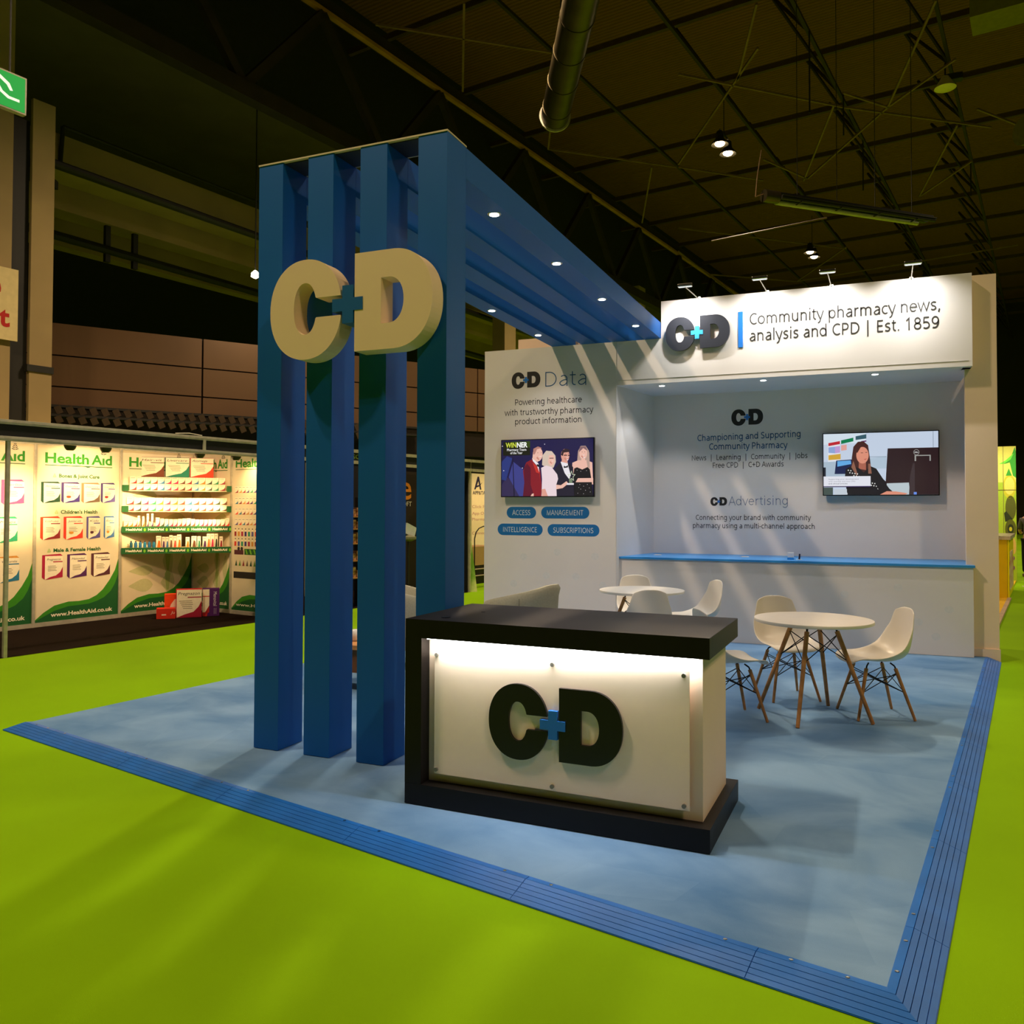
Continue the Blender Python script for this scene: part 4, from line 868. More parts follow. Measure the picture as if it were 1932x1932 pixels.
def pack(m, fn, x0, x1, z0, z1, side, sw, name, extra=None, n=0.002):
    w = x1 - x0; h = z1 - z0; d = w * 0.14; tp = h * 0.07
    s_ = ink(side)
    m.flat(fn, [(x0, z0 + h * 0.10), (x0 + d, z0), (x0 + d, z1 - tp), (x0, z1 - tp * 0.4)], n, s_)
    m.flat(fn, [(x0, z1 - tp * 0.4), (x0 + d, z1 - tp), (x1, z1 - tp * 1.2), (x1 - d * 0.9, z1)], n, s_)
    m.flat(fn, [(x0 + d, z0), (x1, z0 + h * 0.07), (x1, z1 - tp * 1.2), (x0 + d, z1 - tp)], n, ink((250, 238, 212)))
    W_ = w - d; X = x0 + d
    m.flat(fn, [(X, z0), (x1, z0 + h * 0.07), (x1, z0 + h * 0.48), (X + W_ * 0.86, z0 + h * 0.28), (X + W_ * 0.62, z0 + h * 0.15), (X + W_ * 0.3, z0 + h * 0.10)], n * 1.6, ink(sw))
    m.rect(fn, X + W_ * 0.45, x1 - 0.004, z1 - h * 0.33, z1 - h * 0.29, n * 1.6, ink(sw))
    m.text(name, fn, X + W_ * 0.10, x1 - W_ * 0.12, z1 - h * 0.25, cap=h * 0.085, n=n * 1.8, mi=5, shear=0.25, bold=-0.005)
    for k in range(4): m.rect(fn, X + W_ * 0.16, X + W_ * (0.6 + 0.06 * (k % 2)), z0 + h * (0.52 - 0.06 * k), z0 + h * (0.535 - 0.06 * k), n * 1.6, ink((110, 90, 70)))
    if extra: m.ell(fn, X + W_ * 0.3, z0 + h * 0.3, W_ * 0.15, h * 0.06, n * 1.8, ink(extra), 12)
def swoosh(m, fn, a, w, cut=1.0):
    up = [(0, .04), (.12, .14), (.26, .222), (.45, .26), (.60, .255), (.74, .268), (.85, .315), (.94, .389), (1.04, .52), (1.12, .66), (1.17, .822)]
    dn = [(0, .03), (.12, .085), (.26, .15), (.45, .195), (.60, .20), (.74, .205), (.86, .235), (.96, .275), (1.06, .36), (1.12, .46), (1.17, .60)]
    k = w / 1.17
    U = [(a + x * k, z) for x, z in up]; D_ = [(a + x * k, z) for x, z in dn]
    m.flat(fn, [(a, .012)] + [(a + 1.17 * k, .012)] + U[::-1], 0.0012, 2)
    m.flat(fn, [(a, .012)] + [(a + 1.17 * k, .012)] + D_[::-1], 0.0018, 1)
def poster(name, fn, a0, a1, rows, url=True, logo=True, leaves=False, label=None):
    m = MB(); m.rect(fn, a0, a1, 0.012, 2.42, 0.0, 0); w = a1 - a0
    k = w / 1.19
    def X(x): return a0 + (x - 1.43) * k
    if leaves:
        for (cx, cz, rx, rz) in ((1.75, 0.62, 0.2, 0.07), (1.75, 0.40, 0.2, 0.09), (2.2, 0.75, 0.09, 0.24), (2.2, 0.42, 0.12, 0.16), (2.45, 0.62, 0.08, 0.2), (1.6, 0.98, 0.12, 0.04), (2.3, 1.4, 0.2, 0.08), (1.8, 1.75, 0.2, 0.08)):
            (m.flat(fn, [(X(cx) + rx * k * math.cos(R(t)) * (1 - 0.25 * abs(math.sin(R(t)))), cz + rz * math.sin(R(t)) * (1 + 0.5 * math.cos(R(t)))) for t in range(0, 360, 15)], 0.0008, ink((206, 204, 150))))
        for (cx, cz) in ((2.2, 0.82), (2.2, 0.50)): m.flat(fn, [(X(cx - 0.02), cz - 0.2), (X(cx + 0.02), cz - 0.2), (X(cx + 0.05), cz + 0.05), (X(cx), cz + 0.14), (X(cx - 0.05), cz + 0.05)], 0.001, ink((170, 190, 110)))
    swoosh(m, fn, a0, w)
    if logo:
        m.text('Health', fn, X(1.54), X(2.155), 2.185, cap=0.135, n=0.003, mi=4, bold=0.028); m.text('A\u0131d', fn, X(2.19), X(2.50), 2.185, cap=0.135, n=0.003, mi=4, bold=0.028)
        m.flat(fn, [(X(1.54), 2.145), (X(2.10), 2.145), (X(2.14), 2.132), (X(2.18), 2.145), (X(2.505), 2.145), (X(2.505), 2.155), (X(1.54), 2.155)], 0.003, 1)
        leaf_icon(m, fn, X(2.37), 2.325, 0.10, 5)
    for (z, txt, ta, tb, packs) in rows:
        if txt: m.text(txt, fn, X(ta), X(tb), z, cap=0.048, n=0.003, mi=1, bold=0.03); leaf_icon(m, fn, X(ta - 0.06), z - 0.005, 0.055, 3)
        for (p0, p1, q0, q1, side, sw, nm, ex) in packs: pack(m, fn, X(p0), X(p1), q0, q1, side, sw, nm, ex)
    if url: m.text('www.HealthAid.co.uk', fn, X(1.647), X(2.536), 0.072, cap=0.055, n=0.003, mi=ink((250, 238, 212)), bold=0.028)
    return m.build(name, PM, st, label=label)
rows2 = [(1.985, 'Bones & Joint Care', 1.732, 2.312, [(1.491, 1.753, 1.626, 1.925, (30, 70, 44), (30, 70, 44), 'Atrotone', None), (1.767, 2.029, 1.628, 1.925, (64, 44, 110), (58, 44, 120), 'Osteoflex', (206, 66, 30)),
            (2.05, 2.324, 1.630, 1.925, (176, 120, 84), (110, 90, 70), 'Osteocare', None), (2.337, 2.555, 1.632, 1.93, (64, 44, 110), (92, 82, 150), 'Livercare', (150, 40, 44))]),
         (1.484, "Children's Health", 1.764, 2.289, [(1.489, 1.76, 1.123, 1.448, (206, 66, 30), (150, 40, 44), 'KidzProbio', None), (1.806, 2.08, 1.118, 1.448, (226, 60, 40), (226, 60, 40), 'Junior-vit', (220, 150, 60)),
            (2.132, 2.336, 1.116, 1.448, (92, 82, 150), (92, 82, 150), 'Kidz', (88, 40, 50)), (2.388, 2.552, 1.118, 1.449, (70, 120, 180), (70, 120, 180), 'Baby', (220, 150, 60))]),
         (0.957, 'Male & Female Health', 1.672, 2.346, [(1.521, 1.803, 0.583, 0.93, (176, 26, 66), (176, 26, 66), 'Pregnazon', None), (1.863, 2.144, 0.579, 0.925, (84, 30, 96), (84, 30, 96), 'Menovital', None),
            (2.208, 2.491, 0.580, 0.924, (88, 40, 50), (88, 40, 50), 'Prostavital', None)])]
rows1 = [(2.0, None, 0, 0, [(1.7, 2.0, 1.60, 1.93, (226, 70, 130), (226, 70, 130), 'Hair-vit', None), (2.2, 2.50, 1.60, 1.94, (226, 70, 130), (226, 70, 130), 'HairSkin', None)]),
         (1.4, None, 0, 0, [(1.7, 2.0, 1.10, 1.45, (34, 150, 110), (34, 150, 110), 'Vitamin', None), (2.12, 2.42, 1.10, 1.45, (34, 150, 110), (34, 150, 110), 'Mega', None)]),
         (0.9, None, 0, 0, [(2.16, 2.45, 0.58, 0.93, (220, 150, 60), (40, 120, 160), 'Wintervits', (40, 120, 160))])]
fz = FY(T2)
poster('poster_panel', fz, 0.22, 1.39, rows1, label='poster with pink, green and blue boxes')
poster('poster_panel', fz, 1.43, 2.63, rows2, label='poster with eleven product boxes in three rows')
poster('poster_panel', fz, 2.67, 3.88, [], leaves=True, label='poster with leaf pattern behind the shelves')
poster('poster_panel', FX(3.9), -2.03, -1.14, [], leaves=True, label='side poster with leaf pattern')
def shelf_print():
    fn = FX(3.9); a0, a1 = -1.10, -0.04; m = MB(); m.rect(fn, a0, a1, 0.012, 2.42, 0, 0)
    swoosh(m, fn, a0, a1 - a0)
    m.text('Health', fn, -1.035, -0.45, 2.19, cap=0.125, n=0.003, mi=4, bold=0.028); m.text('A\u0131d', fn, -0.42, -0.10, 2.19, cap=0.125, n=0.003, mi=4, bold=0.028)
    m.rect(fn, -1.035, -0.10, 2.15, 2.158, 0.003, 1)
    cols = [(150, 40, 44), (58, 44, 120), (226, 60, 40), (220, 150, 60), (34, 150, 110), (40, 120, 160), (176, 26, 66), (92, 82, 150)]
    for r_, z in enumerate((1.80, 1.63, 1.47, 1.31)):
        for i in range(12):
            x = -1.05 + 0.083 * i; m.rect(fn, x, x + 0.075, z, z + 0.10, 0.0012, ink((250, 238, 212)))
            m.flat(fn, [(x, z), (x + 0.075, z), (x + 0.075, z + 0.05), (x + 0.05, z + 0.02)], 0.002, ink(cols[(i * 3 + r_ * 5) % 8])); m.rect(fn, x + 0.01, x + 0.06, z + 0.08, z + 0.085, 0.002, ink((110, 90, 70)))
    for r_, z in enumerate((1.14, 0.99)):
        for i in range(13):
            x = -1.05 + 0.077 * i; c = ink(cols[(i * (5 if r_ else 3) + r_ * 2) % 8]); m.rect(fn, x, x + 0.045, z, z + 0.07, 0.0012, c); m.rect(fn, x + 0.008, x + 0.037, z + 0.07, z + 0.10, 0.0012, ink((250, 238, 212))); m.ell(fn, x + 0.022, z + 0.11, 0.012, 0.01, 0.0012, 5, 8)
    m.rect(fn, -1.05, -0.84, 0.86, 0.93, 0.0012, ink((88, 40, 50))); m.ell(fn, -0.95, 0.95, 0.03, 0.03, 0.0012, 5, 10); m.ell(fn, -0.88, 0.95, 0.03, 0.03, 0.0012, 5, 10)
    m.rect(fn, -0.82, -0.06, 0.86, 0.95, 0.0012, 1)
    for i in range(8): x = -0.80 + 0.09 * i; m.flat(fn, [(x, 0.94), (x + 0.03, 0.94), (x + 0.06, 0.87), (x + 0.03, 0.87)], 0.002, 3)
    for i in range(12): x = -1.03 + 0.083 * i; m.flat(fn, [(x, 0.69), (x + 0.05, 0.69), (x + 0.03, 0.78)], 0.0012, ink(((30, 70, 44), (96, 150, 40), (150, 40, 44), (110, 90, 70))[i % 4]))
    m.rect(fn, -1.06, -0.04, 0.50, 0.60, 0.0012, 5)
    m.text('www.HealthAid', fn, -1.0, -0.1, 0.08, cap=0.045, n=0.003, mi=ink((250, 238, 212)), bold=0.015)
    m.build('poster_panel', PM, st, label='side poster printed with rows of small products')
shelf_print()
# corner shelves
e_ = Vector((1.24, -0.92)).normalized(); EL = 1.53
BFo = HF.at((2.655, 2.02, 0)); BF = Frame(BFo.x, BFo.y, 80 - 36.573)
M_shelf = mat('shelf_cream', (226, 208, 170), rough=0.5, noise=0.03)
for k, (zb, zt) in enumerate(((1.815, 1.83), (1.505, 1.52), (1.20, 1.29), (0.885, 0.976))):
    m = MB()
    A = (2.655, 2.02); Bp = (3.885, 1.108); Cc = (3.885, 2.03)
    if k > 1: zb0 = zb; zb = zt - 0.012
    else: zb0 = zb
    zz = zb + 0.012
    m.add([(*A, zb), (*Bp, zb), (*Cc, zb), (*A, zz), (*Bp, zz), (*Cc, zz)], [(2, 1, 0), (3, 4, 5), (0, 1, 4, 3), (1, 2, 5, 4), (2, 0, 3, 5)])
    sh = m.build('shelf', M_shelf, st)
    d2 = Vector((-e_.y, e_.x)) * -1
    def L3(u, dpt, z): p = Vector(A) + e_ * u + Vector((-e_.y, e_.x)) * dpt; return (p.x, p.y, z)
    lip_fn = lambda a, b, n=0.0: L3(a, -0.004 - n, b)
    zb = zb0; z1 = zt if k > 1 else zb + 0.09
    m = MB()
    for ua, ub in (((0, EL),) if k > 1 else ((0, 0.09), (EL - 0.07, EL))):
        m.prism(lip_fn, [(ua, zb), (ub, zb), (ub, z1), (ua, z1)], -0.006, 0.004, 0)
    mats_ = [M_green_dark, flatc((246, 238, 214)), M_green_lt]
    if k > 1:
        for i in range(5):
            u = 0.06 + 0.30 * i
            m.text('HealthAid', lip_fn, u, u + 0.215, zb + 0.03, cap=0.034, n=0.006, mi=1, bold=0.03)
            m.ell(lip_fn, u + 0.255, zb + 0.042, 0.016, 0.024, 0.006, 2, 12)
    m.build('shelf_edge', mats_, sh)
for zz in (1.915, 1.603):
    MB().add([(*(Vector((2.655, 2.02)) + e_ * u + Vector((-e_.y, e_.x)) * dd).to_2d(), z) for z in (zz, zz + 0.01) for u, dd in ((0.08, 0.054), (EL - 0.08, 0.054), (EL - 0.2, 0.14), (0.2, 0.14))],
             [(3, 2, 1, 0), (4, 5, 6, 7), (0, 1, 5, 4), (1, 2, 6, 5), (2, 3, 7, 6), (3, 0, 4, 7)]).build('riser', M_shelf, st)
CREAM = (248, 232, 204)
protos = {}
ORD = 'first second third fourth fifth sixth seventh eighth ninth tenth eleventh twelfth thirteenth fourteenth fifteenth sixteenth seventeenth eighteenth nineteenth twentieth twenty-first twenty-second twenty-third last'.split()
def carton(u, d, z, w, h, dep, col, label, group, tall=False):
    key = (col, w, h, tall)
    if key not in protos:
        m = MB(); m.box(0, w, 0, dep, 0, h, 0)
        fn = FY(0.0); 
        if tall: m.flat(fn, [(w * .2, 0), (w * .9, 0), (w * .8, h * .55), (w * .45, h * .62)], 0.001, 1)
        else: m.flat(fn, [(0, 0), (w, 0), (w, h * .62), (w * .8, h * .3), (w * .5, h * .14)], 0.001, 1)
        m.rect(fn, w * .1, w * .8, h * .82, h * .86, 0.001, 2)
        o = m.build('carton', [flatc(CREAM), flatc(col), flatc((110, 90, 70))], F=BF, base=(0, 0, 0)); protos[key] = o; used = False
    else:
        o = protos[key].copy(); COL.objects.link(o)
    o.location = BF.at((u, d, z)); o.rotation_euler = (0, 0, R(BF.deg)); props(o, label, 'box', group); return o
NM = {(150, 40, 44): 'dark red', (110, 66, 40): 'brown', (30, 130, 90): 'green', (226, 60, 40): 'bright red', (40, 110, 160): 'blue', (210, 40, 90): 'pink', (230, 120, 30): 'orange', (84, 40, 100): 'purple', (50, 60, 40): 'dark olive'}
C_ = list(NM)
top = [0, 1, 2, 3, 4, 5, 5, 1, 0, 4, 6, 8, 2, 0]
mid = [0, 8, 5, 2, 6, 5, 6, 3, 4, 3, 3, 3, 8, 1]
for (cols, z0, shelf) in ((top, 1.83, 'top shelf'), (mid, 1.52, 'second shelf')):
    for tier, (dz, dd, h) in enumerate(((0, 0.012, 0.088), (0.097, 0.055, 0.10))):
        n_ = 14; u0 = 0.10 if shelf == 'top shelf' else 0.06; u1 = EL - 0.09 if shelf == 'top shelf' else EL - 0.06
        for i in range(n_):
            a_, b_ = (u0, u1)
            u = a_ + (b_ - a_) * i / n_; w = round((b_ - a_) / n_ - 0.004, 4); c = C_[cols[i]]
            carton(u, dd, z0 + dz, w, h, 0.04, c, 'small cream carton with %s swoosh, %s from left, %s tier of %s' % (NM[c], ORD[i], ('front', 'rear')[tier], shelf), 'cartons on the %s' % shelf)
hs = [.09, .09, .10, .16, .15, .19, .19, .13, .115, .11, .105, .105, .11, .115, .12, .11, .10, .10, .10, .10, .10, .10, .105, .115]
for i, h in enumerate(hs):
    c = C_[(6, 6, 3, 3, 6, 7, 7, 5, 8, 4, 5, 5, 3, 0, 8, 1, 2, 5, 5, 0, 5, 1, 0, 3)[i]]
    w = 0.056 if h < 0.14 else 0.03
    carton(0.03 + 0.0615 * i, 0.012, 1.291, w, h, 0.05, c, '%s cream carton with %s swoosh, %s from left on the third shelf' % ('thin' if h > 0.14 else 'low', NM[c], ORD[i]), 'cartons on the third shelf')
def bottle(u, d, z, col, nm, i):
    t = MB().lathe([(0.019, 0), (0.021, 0.01), (0.021, 0.065), (0.012, 0.08), (0.010, 0.085)], n=14).build('bottle', [flatc(col)], F=BF, smooth=True, label='small %s bottle, %s from left on the lowest shelf' % (nm, ORD[i]), cat='bottle', group='bottles on the lowest shelf')
    t.location = BF.at((u, d, z)); t.rotation_euler = (0, 0, R(BF.deg))
    MB().lathe([(0.012, 0.085), (0.012, 0.10)], n=12).build('cap', flatc((60, 50, 50)), t)
for i, (c, nm) in enumerate((((30, 90, 110), 'teal'), ((40, 110, 160), 'blue'), ((40, 110, 160), 'blue'), ((40, 130, 170), 'sky blue'), ((40, 110, 160), 'blue'), ((40, 130, 170), 'sky blue'))):
    bottle(0.13 + 0.062 * i, 0.03, 0.977, c, nm, i)
for iq, (u, h, w, ci) in enumerate(((0.47, .17, .07, 6), (0.55, .155, .045, 7), (0.60, .155, .045, 4), (0.65, .18, .05, 1), (0.705, .17, .05, 3), (0.76, .19, .06, 6), (0.88, .15, .055, 6), (0.96, .165, .075, 1), (1.045, .16, .05, 2), (1.12, .155, .06, 7), (1.18, .20, .05, 6), (1.235, .20, .05, 5), (1.29, .20, .05, 8), (1.36, .155, .05, 0))):
    carton(u, 0.02, 0.977, w, h, 0.045, C_[ci], 'tall cream carton with %s print, %s carton from left on the lowest shelf' % (NM[C_[ci]], ORD[iq]), 'tall cartons on the lowest shelf', tall=True)
# big display cartons
def big_carton(label, u, d, z, w, h, dep, side, sw, name, half=None):
    t = thing('display_carton', label, 'box', BF, (u + w / 2, d + dep / 2, z), 'oversized display cartons')
    m = MB(); m.box(u, u + w, d, d + dep, z, z + h, 1, bev=0.003)
    fn = FY(d); m.rect(fn, u + w * 0.03, u + w, z + 0.004, z + h * 0.985, 0.001, 0)
    m.flat(fn, [(u + w * .03, z + .004), (u + w, z + .004), (u + w, z + h * .60), (u + w * .88, z + h * .38), (u + w * .68, z + h * .2), (u + w * .35, z + h * .12)], 0.0016, 2)
    m.rect(fn, u + w * .45, u + w * .99, z + h * .70, z + h * .735, 0.0016, 2)
    m.text(name, fn, u + w * .08, u + w * (.72 if len(name) < 8 else .92), z + h * .80, cap=h * .11, n=0.002, mi=3, shear=0.25)
    for k in range(5): m.rect(fn, u + w * (.12 + .04 * k), u + w * (.62 + .02 * (k % 3)), z + h * (.58 - .065 * k), z + h * (.60 - .065 * k), 0.0016, 4)
    m.build('carton_body', [flatc((250, 236, 206)), flatc(side), flatc(sw), flatc((70, 40, 30)), flatc((150, 130, 96))], t)
    return t
big_carton('big cream carton with brown corner, left one above the top shelf', 0.22, 0.22, 2.035, 0.34, 0.30, 0.10, (120, 60, 30), (120, 60, 30), 'Hair-vit')
big_carton('big cream carton with green corner, middle one above the top shelf', 0.575, 0.22, 2.035, 0.34, 0.30, 0.10, (40, 90, 60), (20, 130, 100), 'Livercare')
big_carton('big cream carton with red corner, right one above the top shelf', 0.93, 0.22, 2.035, 0.34, 0.30, 0.10, (200, 50, 20), (220, 60, 20), 'Atomega')
zf = g + 0.005
big_carton('large cream and crimson carton standing on the black carpet', 0.760, -0.312, zf, 0.355, 0.415, 0.14, (196, 30, 40), (170, 16, 50), 'Pregnazon')
t = thing('display_carton', 'large purple carton right of the crimson one on the black carpet', 'box', BF, (1.24, -0.2, zf), 'oversized display cartons')
m = MB(); m.box(1.125, 1.365, -0.235, -0.10, zf, zf + 0.41, 0, bev=0.003); fn = FY(-0.235)
m.rect(fn, 1.128, 1.222, zf + 0.06, zf + 0.40, 0.001, 1); m.rect(fn, 1.128, 1.222, zf + 0.29, zf + 0.302, 0.0016, 2); m.flat(fn, [(1.128, zf), (1.19, zf), (1.222, zf + 0.16), (1.222, zf + 0.06), (1.128, zf + 0.06)][::-1], 0.0016, 2)
fv = lambda a, b, n=0.0: (1.29 + b, -0.236 - n, zf + 0.36 - a)
m.text('Menovital', fv, 0.0, 0.21, -0.01, cap=0.05, n=0.001, mi=3); m.rect(fv, 0.24, 0.33, 0.0, 0.004, 0.001, 3); m.rect(fv, 0.24, 0.33, 0.025, 0.029, 0.001, 3)
m.build('carton_body', [flatc((82, 22, 100)), flatc((250, 236, 206)), flatc((206, 40, 40)), flatc((236, 220, 230))], t)
t = thing('display_carton', 'orange carton standing left behind the crimson one', 'box', BF, (0.69, -0.2, zf), 'oversized display cartons')
m = MB(); m.box(0.60, 0.80, -0.165, -0.05, zf, zf + 0.34, 0, bev=0.003); fn = FY(-0.165)
m.flat(fn, [(0.65, zf + 0.01), (0.80, zf + 0.01), (0.80, zf + 0.28), (0.74, zf + 0.26), (0.69, zf + 0.19), (0.66, zf + 0.1)], 0.001, 1); m.build('carton_body', [flatc((236, 74, 16)), flatc((250, 236, 206))], t)
t = thing('display_carton', 'low red carton lying in front of the orange one', 'box', BF, (0.62, -0.25, zf), 'oversized display cartons')
m = MB(); m.box(0.50, 0.755, -0.36, -0.20, zf, zf + 0.15, 0, bev=0.003); m.rect(FY(-0.36), 0.57, 0.63, zf + 0.05, zf + 0.07, 0.001, 1); m.text('Ju', FY(-0.36), 0.69, 0.75, zf + 0.07, cap=0.04, n=0.001, mi=1, shear=0.25); m.build('carton_body', [flatc((220, 44, 20)), flatc((250, 220, 200))], t)
# arm spots of the stand
SW = (1.0, 0.64, 0.30)
for i, (x, tx, ty, tz, pw) in enumerate(((-0.25, 0.3, T2, 1.6, 60), (0.82, 1.15, T2, 1.62, 70), (1.26, 1.98, T2, 2.02, 60), (2.6, 2.9, 1.8, 1.6, 70), (3.2, 3.5, 1.3, 1.55, 60))):
    t = thing('arm_spot', 'dark round arm spot hanging inside the poster stand, ' + ('first from the left', 'second from the left', 'third from the left', 'fourth, before the shelves', 'fifth, before the corner')[i], 'lamp', HF, (x, 0.1, 2.30), 'arm spots of the poster stand')
    MB().path([(x, 0.02, 2.33), (x, 0.12, 2.36), (x, 0.16, 2.33)], 0.008).build('arm', M_pipe, t)
    MB().lathe([(0.04, 2.335), (0.066, 2.315), (0.068, 2.29), (0.058, 2.262), (0.042, 2.242), (0.036, 2.238)], (x, 0.17, 0), n=20).build('lamp_head', mat('olive_black', (50, 48, 24), rough=0.4, noise=0.05), t, smooth=True)
    MB().lathe([(0.033, 2.235), (0.033, 2.237)], (x, 0.17, 0), n=16).build('bulb', mat('bulb_dim', (255, 210, 140), emit=0.8), t)
    p = HF.at((x, 0.18, 2.225)); q = HF.at((tx, ty, tz)); spot('arm_spot_light', p, pw * 1.5, SW, 95, 0.9, 0.03, q - p)
    # narrow hot core of the same bulb
    spot('arm_spot_core', p, pw * 12, SW, 34, 1.0, 0.03, q - p)
for (x, ax) in ((3.78, -1),):
    p = HF.at((3.55, 0.45, 2.25)); q = HF.at((3.9, 0.60, 2.05)); spot('arm_spot_core', p, 40, SW, 70, 1.0, 0.03, q - p)

# ================================================================ STANDS FURTHER DOWN THE LEFT AISLE
s2 = thing('black_stand', 'black walled stand behind the blue posts with an orange letter', 'stand', HF, (6.3, 1.0, g))
for x, y in ((3.96, 0.02), (8.64, 0.02), (8.64, T2), (6.3, T2)): post(s2, x, y, 2.52 if y < 1 else 2.4)
for z in (2.31, 2.49): MB().box(3.9, 8.66, -0.02, 0.02, z - 0.022, z + 0.03).build('rail', M_alu, s2)
MB().box(3.9, 8.64, -0.004, 0.004, 2.33, 2.47).build('fascia_board', M_blackwall, s2)
MB().box(4.0, 8.64, T2 - 0.01, T2 + 0.02, g, 2.4).box(8.60, 8.63, 0.05, T2, g, 2.4).build('wall_board', M_blackwall, s2)
MB().text('SOLUTIONS', FY(0.0), 5.35, 6.2, 2.37, cap=0.07, n=0.006, bold=0.01).build('lettering', flatc((120, 150, 30)), s2)
m = MB(); fe = FY(0.55)
t = thing('banner_stand', 'dark brown banner with orange letter seen between blue posts', 'banner', HF, (6.9, 0.55, g))
MB().box(6.5, 8.2, 0.55, 0.58, g + 0.005, 2.25).build('banner_board', mat('banner_brown', (34, 16, 10), rough=0.6, noise=0.05), t)
MB().text('e', fe, 7.20, 7.51, 1.74, cap=0.46, n=0.004, bold=0.01).build('lettering', flatc((220, 130, 20)), t)
MB().text('SOFT', fe, 7.20, 7.52, 1.61, cap=0.085, n=0.004).build('lettering', flatc((220, 210, 200)), t)
t = thing('display_rack', 'wooden rack of wrapped goods seen between blue posts', 'rack', HF, (5.5, 0.25, g))
M_pack = mat('wrapped_goods', (206, 160, 120), rough=0.4, noise=0.5, nscale=18, dark=(120, 60, 30))
MB().box(5.2, 5.22, 0.1, 0.4, g, 1.75).box(5.85, 5.87, 0.1, 0.4, g, 1.75).build('rack_side', M_black, t)
for k, z in enumerate((0.42, 0.70, 0.98, 1.22, 1.42)):
    MB().box(5.22, 5.85, 0.08, 0.4, z, z + 0.02).build('shelf', M_wood, t)
rk = 0
for k, z in enumerate((0.44, 0.72, 1.00, 1.24, 1.44)):
    for j in range(5):
        x = 5.25 + 0.12 * j; h = 0.11 + 0.04 * ((j + k) % 3)
        MB().box(x, x + 0.10, 0.12, 0.22, z, z + min(h, 0.17 if k < 3 else 0.14), bev=0.01).build('wrapped_pack', M_pack, F=HF, base=(x, 0.12, z), label='small brown wrapped pack, %s from left, %s board from bottom of the wooden rack' % (ORD[j], ORD[k]), cat='pack', group='wrapped packs on the rack')
t = thing('leaflet_holder', 'white and dark leaflet holder seen by the rightmost blue post', 'holder', HF, (7.02, 0.2, g))
MB().tube((7.02, 0.2, g), (7.02, 0.2, 1.1), 0.02).build('pole', M_pipe, t)
MB().box(6.92, 7.2, 0.18, 0.22, 1.08, 1.27, rot=Matrix.Rotation(R(20), 3, 'Y')).build('leaflet', flatc((214, 216, 224)), t)
MB().lathe([(0.05, 1.08), (0.14, 1.12), (0.14, 1.16), (0.02, 1.20)], (7.02, 0.2, -0.1), n=20).build('tray', flatc((120, 120, 90)), t)

s3 = thing('cream_poster_stand', 'aluminium framed stand beyond the blue posts with a cream banner', 'stand', HF, (11.0, 1.0, g))
for x, y in ((12.6, 0.02), (11.52, T2)): post(s3, x, y, 2.52 if y < 1 else 2.4)
for z in (2.31, 2.49): MB().box(8.68, 14.6, -0.02, 0.02, z - 0.022, z + 0.03).build('rail', M_alu, s3)
MB().box(8.68, 14.6, -0.004, 0.004, 2.33, 2.47).build('fascia_board', M_blackwall, s3)
MB().box(8.68, 11.50, T2 - 0.01, T2 + 0.02, g, 2.4).build('wall_board', M_blackwall, s3)
m = MB(); fa = FY(T2)
m.rect(fa, 11.54, 14.4, g + 0.02, 2.40, 0, 0)
m.flat(fa, [(11.66, 2.02), (11.72, 2.02), (11.83, 2.22), (11.90, 2.02), (11.96, 2.02), (11.86, 2.33), (11.80, 2.33)], 0.003, 1)
m.flat(fa, [(11.70, 2.10), (11.86, 2.13), (12.0, 2.20), (11.88, 2.10), (11.72, 2.06)], 0.004, 1)
m.text('APP&TAP', fa, 11.60, 12.20, 1.90, cap=0.085, n=0.003, mi=1, bold=0.01)
for k, (tx, z) in enumerate((('Click Pharmacy', 1.58), ('App Ordering', 1.42), ('Pharmacy', 1.28), ('Connect', 0.95))): m.text(tx, fa, 11.58, 11.58 + 0.085 * len(tx), z, cap=0.07, n=0.003, mi=2)
m.build('banner', [M_poster, flatc((28, 26, 70)), flatc((190, 150, 150))], s3)
p = HF.at((11.9, 0.6, 2.2)); spot('stand_light', p, 60, SW, 100, 0.9, 0.03, HF.at((11.9, T2, 1.2)) - p)
m = MB(); m.lathe([(0.27, g), (0.22, 0.3), (0.13, 0.9), (0.03, 1.12), (0.01, 1.14)], (8.78, 0.20, 0), n=4)
t = m.build('tapered_column', [mat('cream_green_cloth', (214, 214, 140), rough=0.7, noise=0.4, nscale=2.2, dark=(120, 170, 50))], F=HF, base=(8.78, 0.2, g), label='tapered cream and green display column by the white wall', cat='display column')
t = thing('arched_rail', 'thin black arched rail in front of the cream banner', 'rail', HF, (9.6, 0.4, g))
MB().path([(9.35, 0.4, g), (9.35, 0.4, 0.95), (9.40, 0.4, 1.08), (9.50, 0.4, 1.16), (9.66, 0.4, 1.2), (9.9, 0.4, 1.2)], 0.012).build('arch', M_pipe, t)
t = thing('side_counter', 'brown counter with dark shelves beside the arched rail', 'counter', HF, (9.9, 0.9, g))
MB().box(9.75, 10.9, 0.9, 1.4, 0.35, 0.75).build('front', flatc((190, 150, 96)), t)
MB().box(9.75, 10.9, 0.92, 1.4, g, 0.35).build('base', M_pipe, t)
for z in (0.12, 0.26): MB().box(9.73, 10.9, 0.88, 1.4, z, z + 0.02).build('shelf', flatc((200, 180, 150)), t)

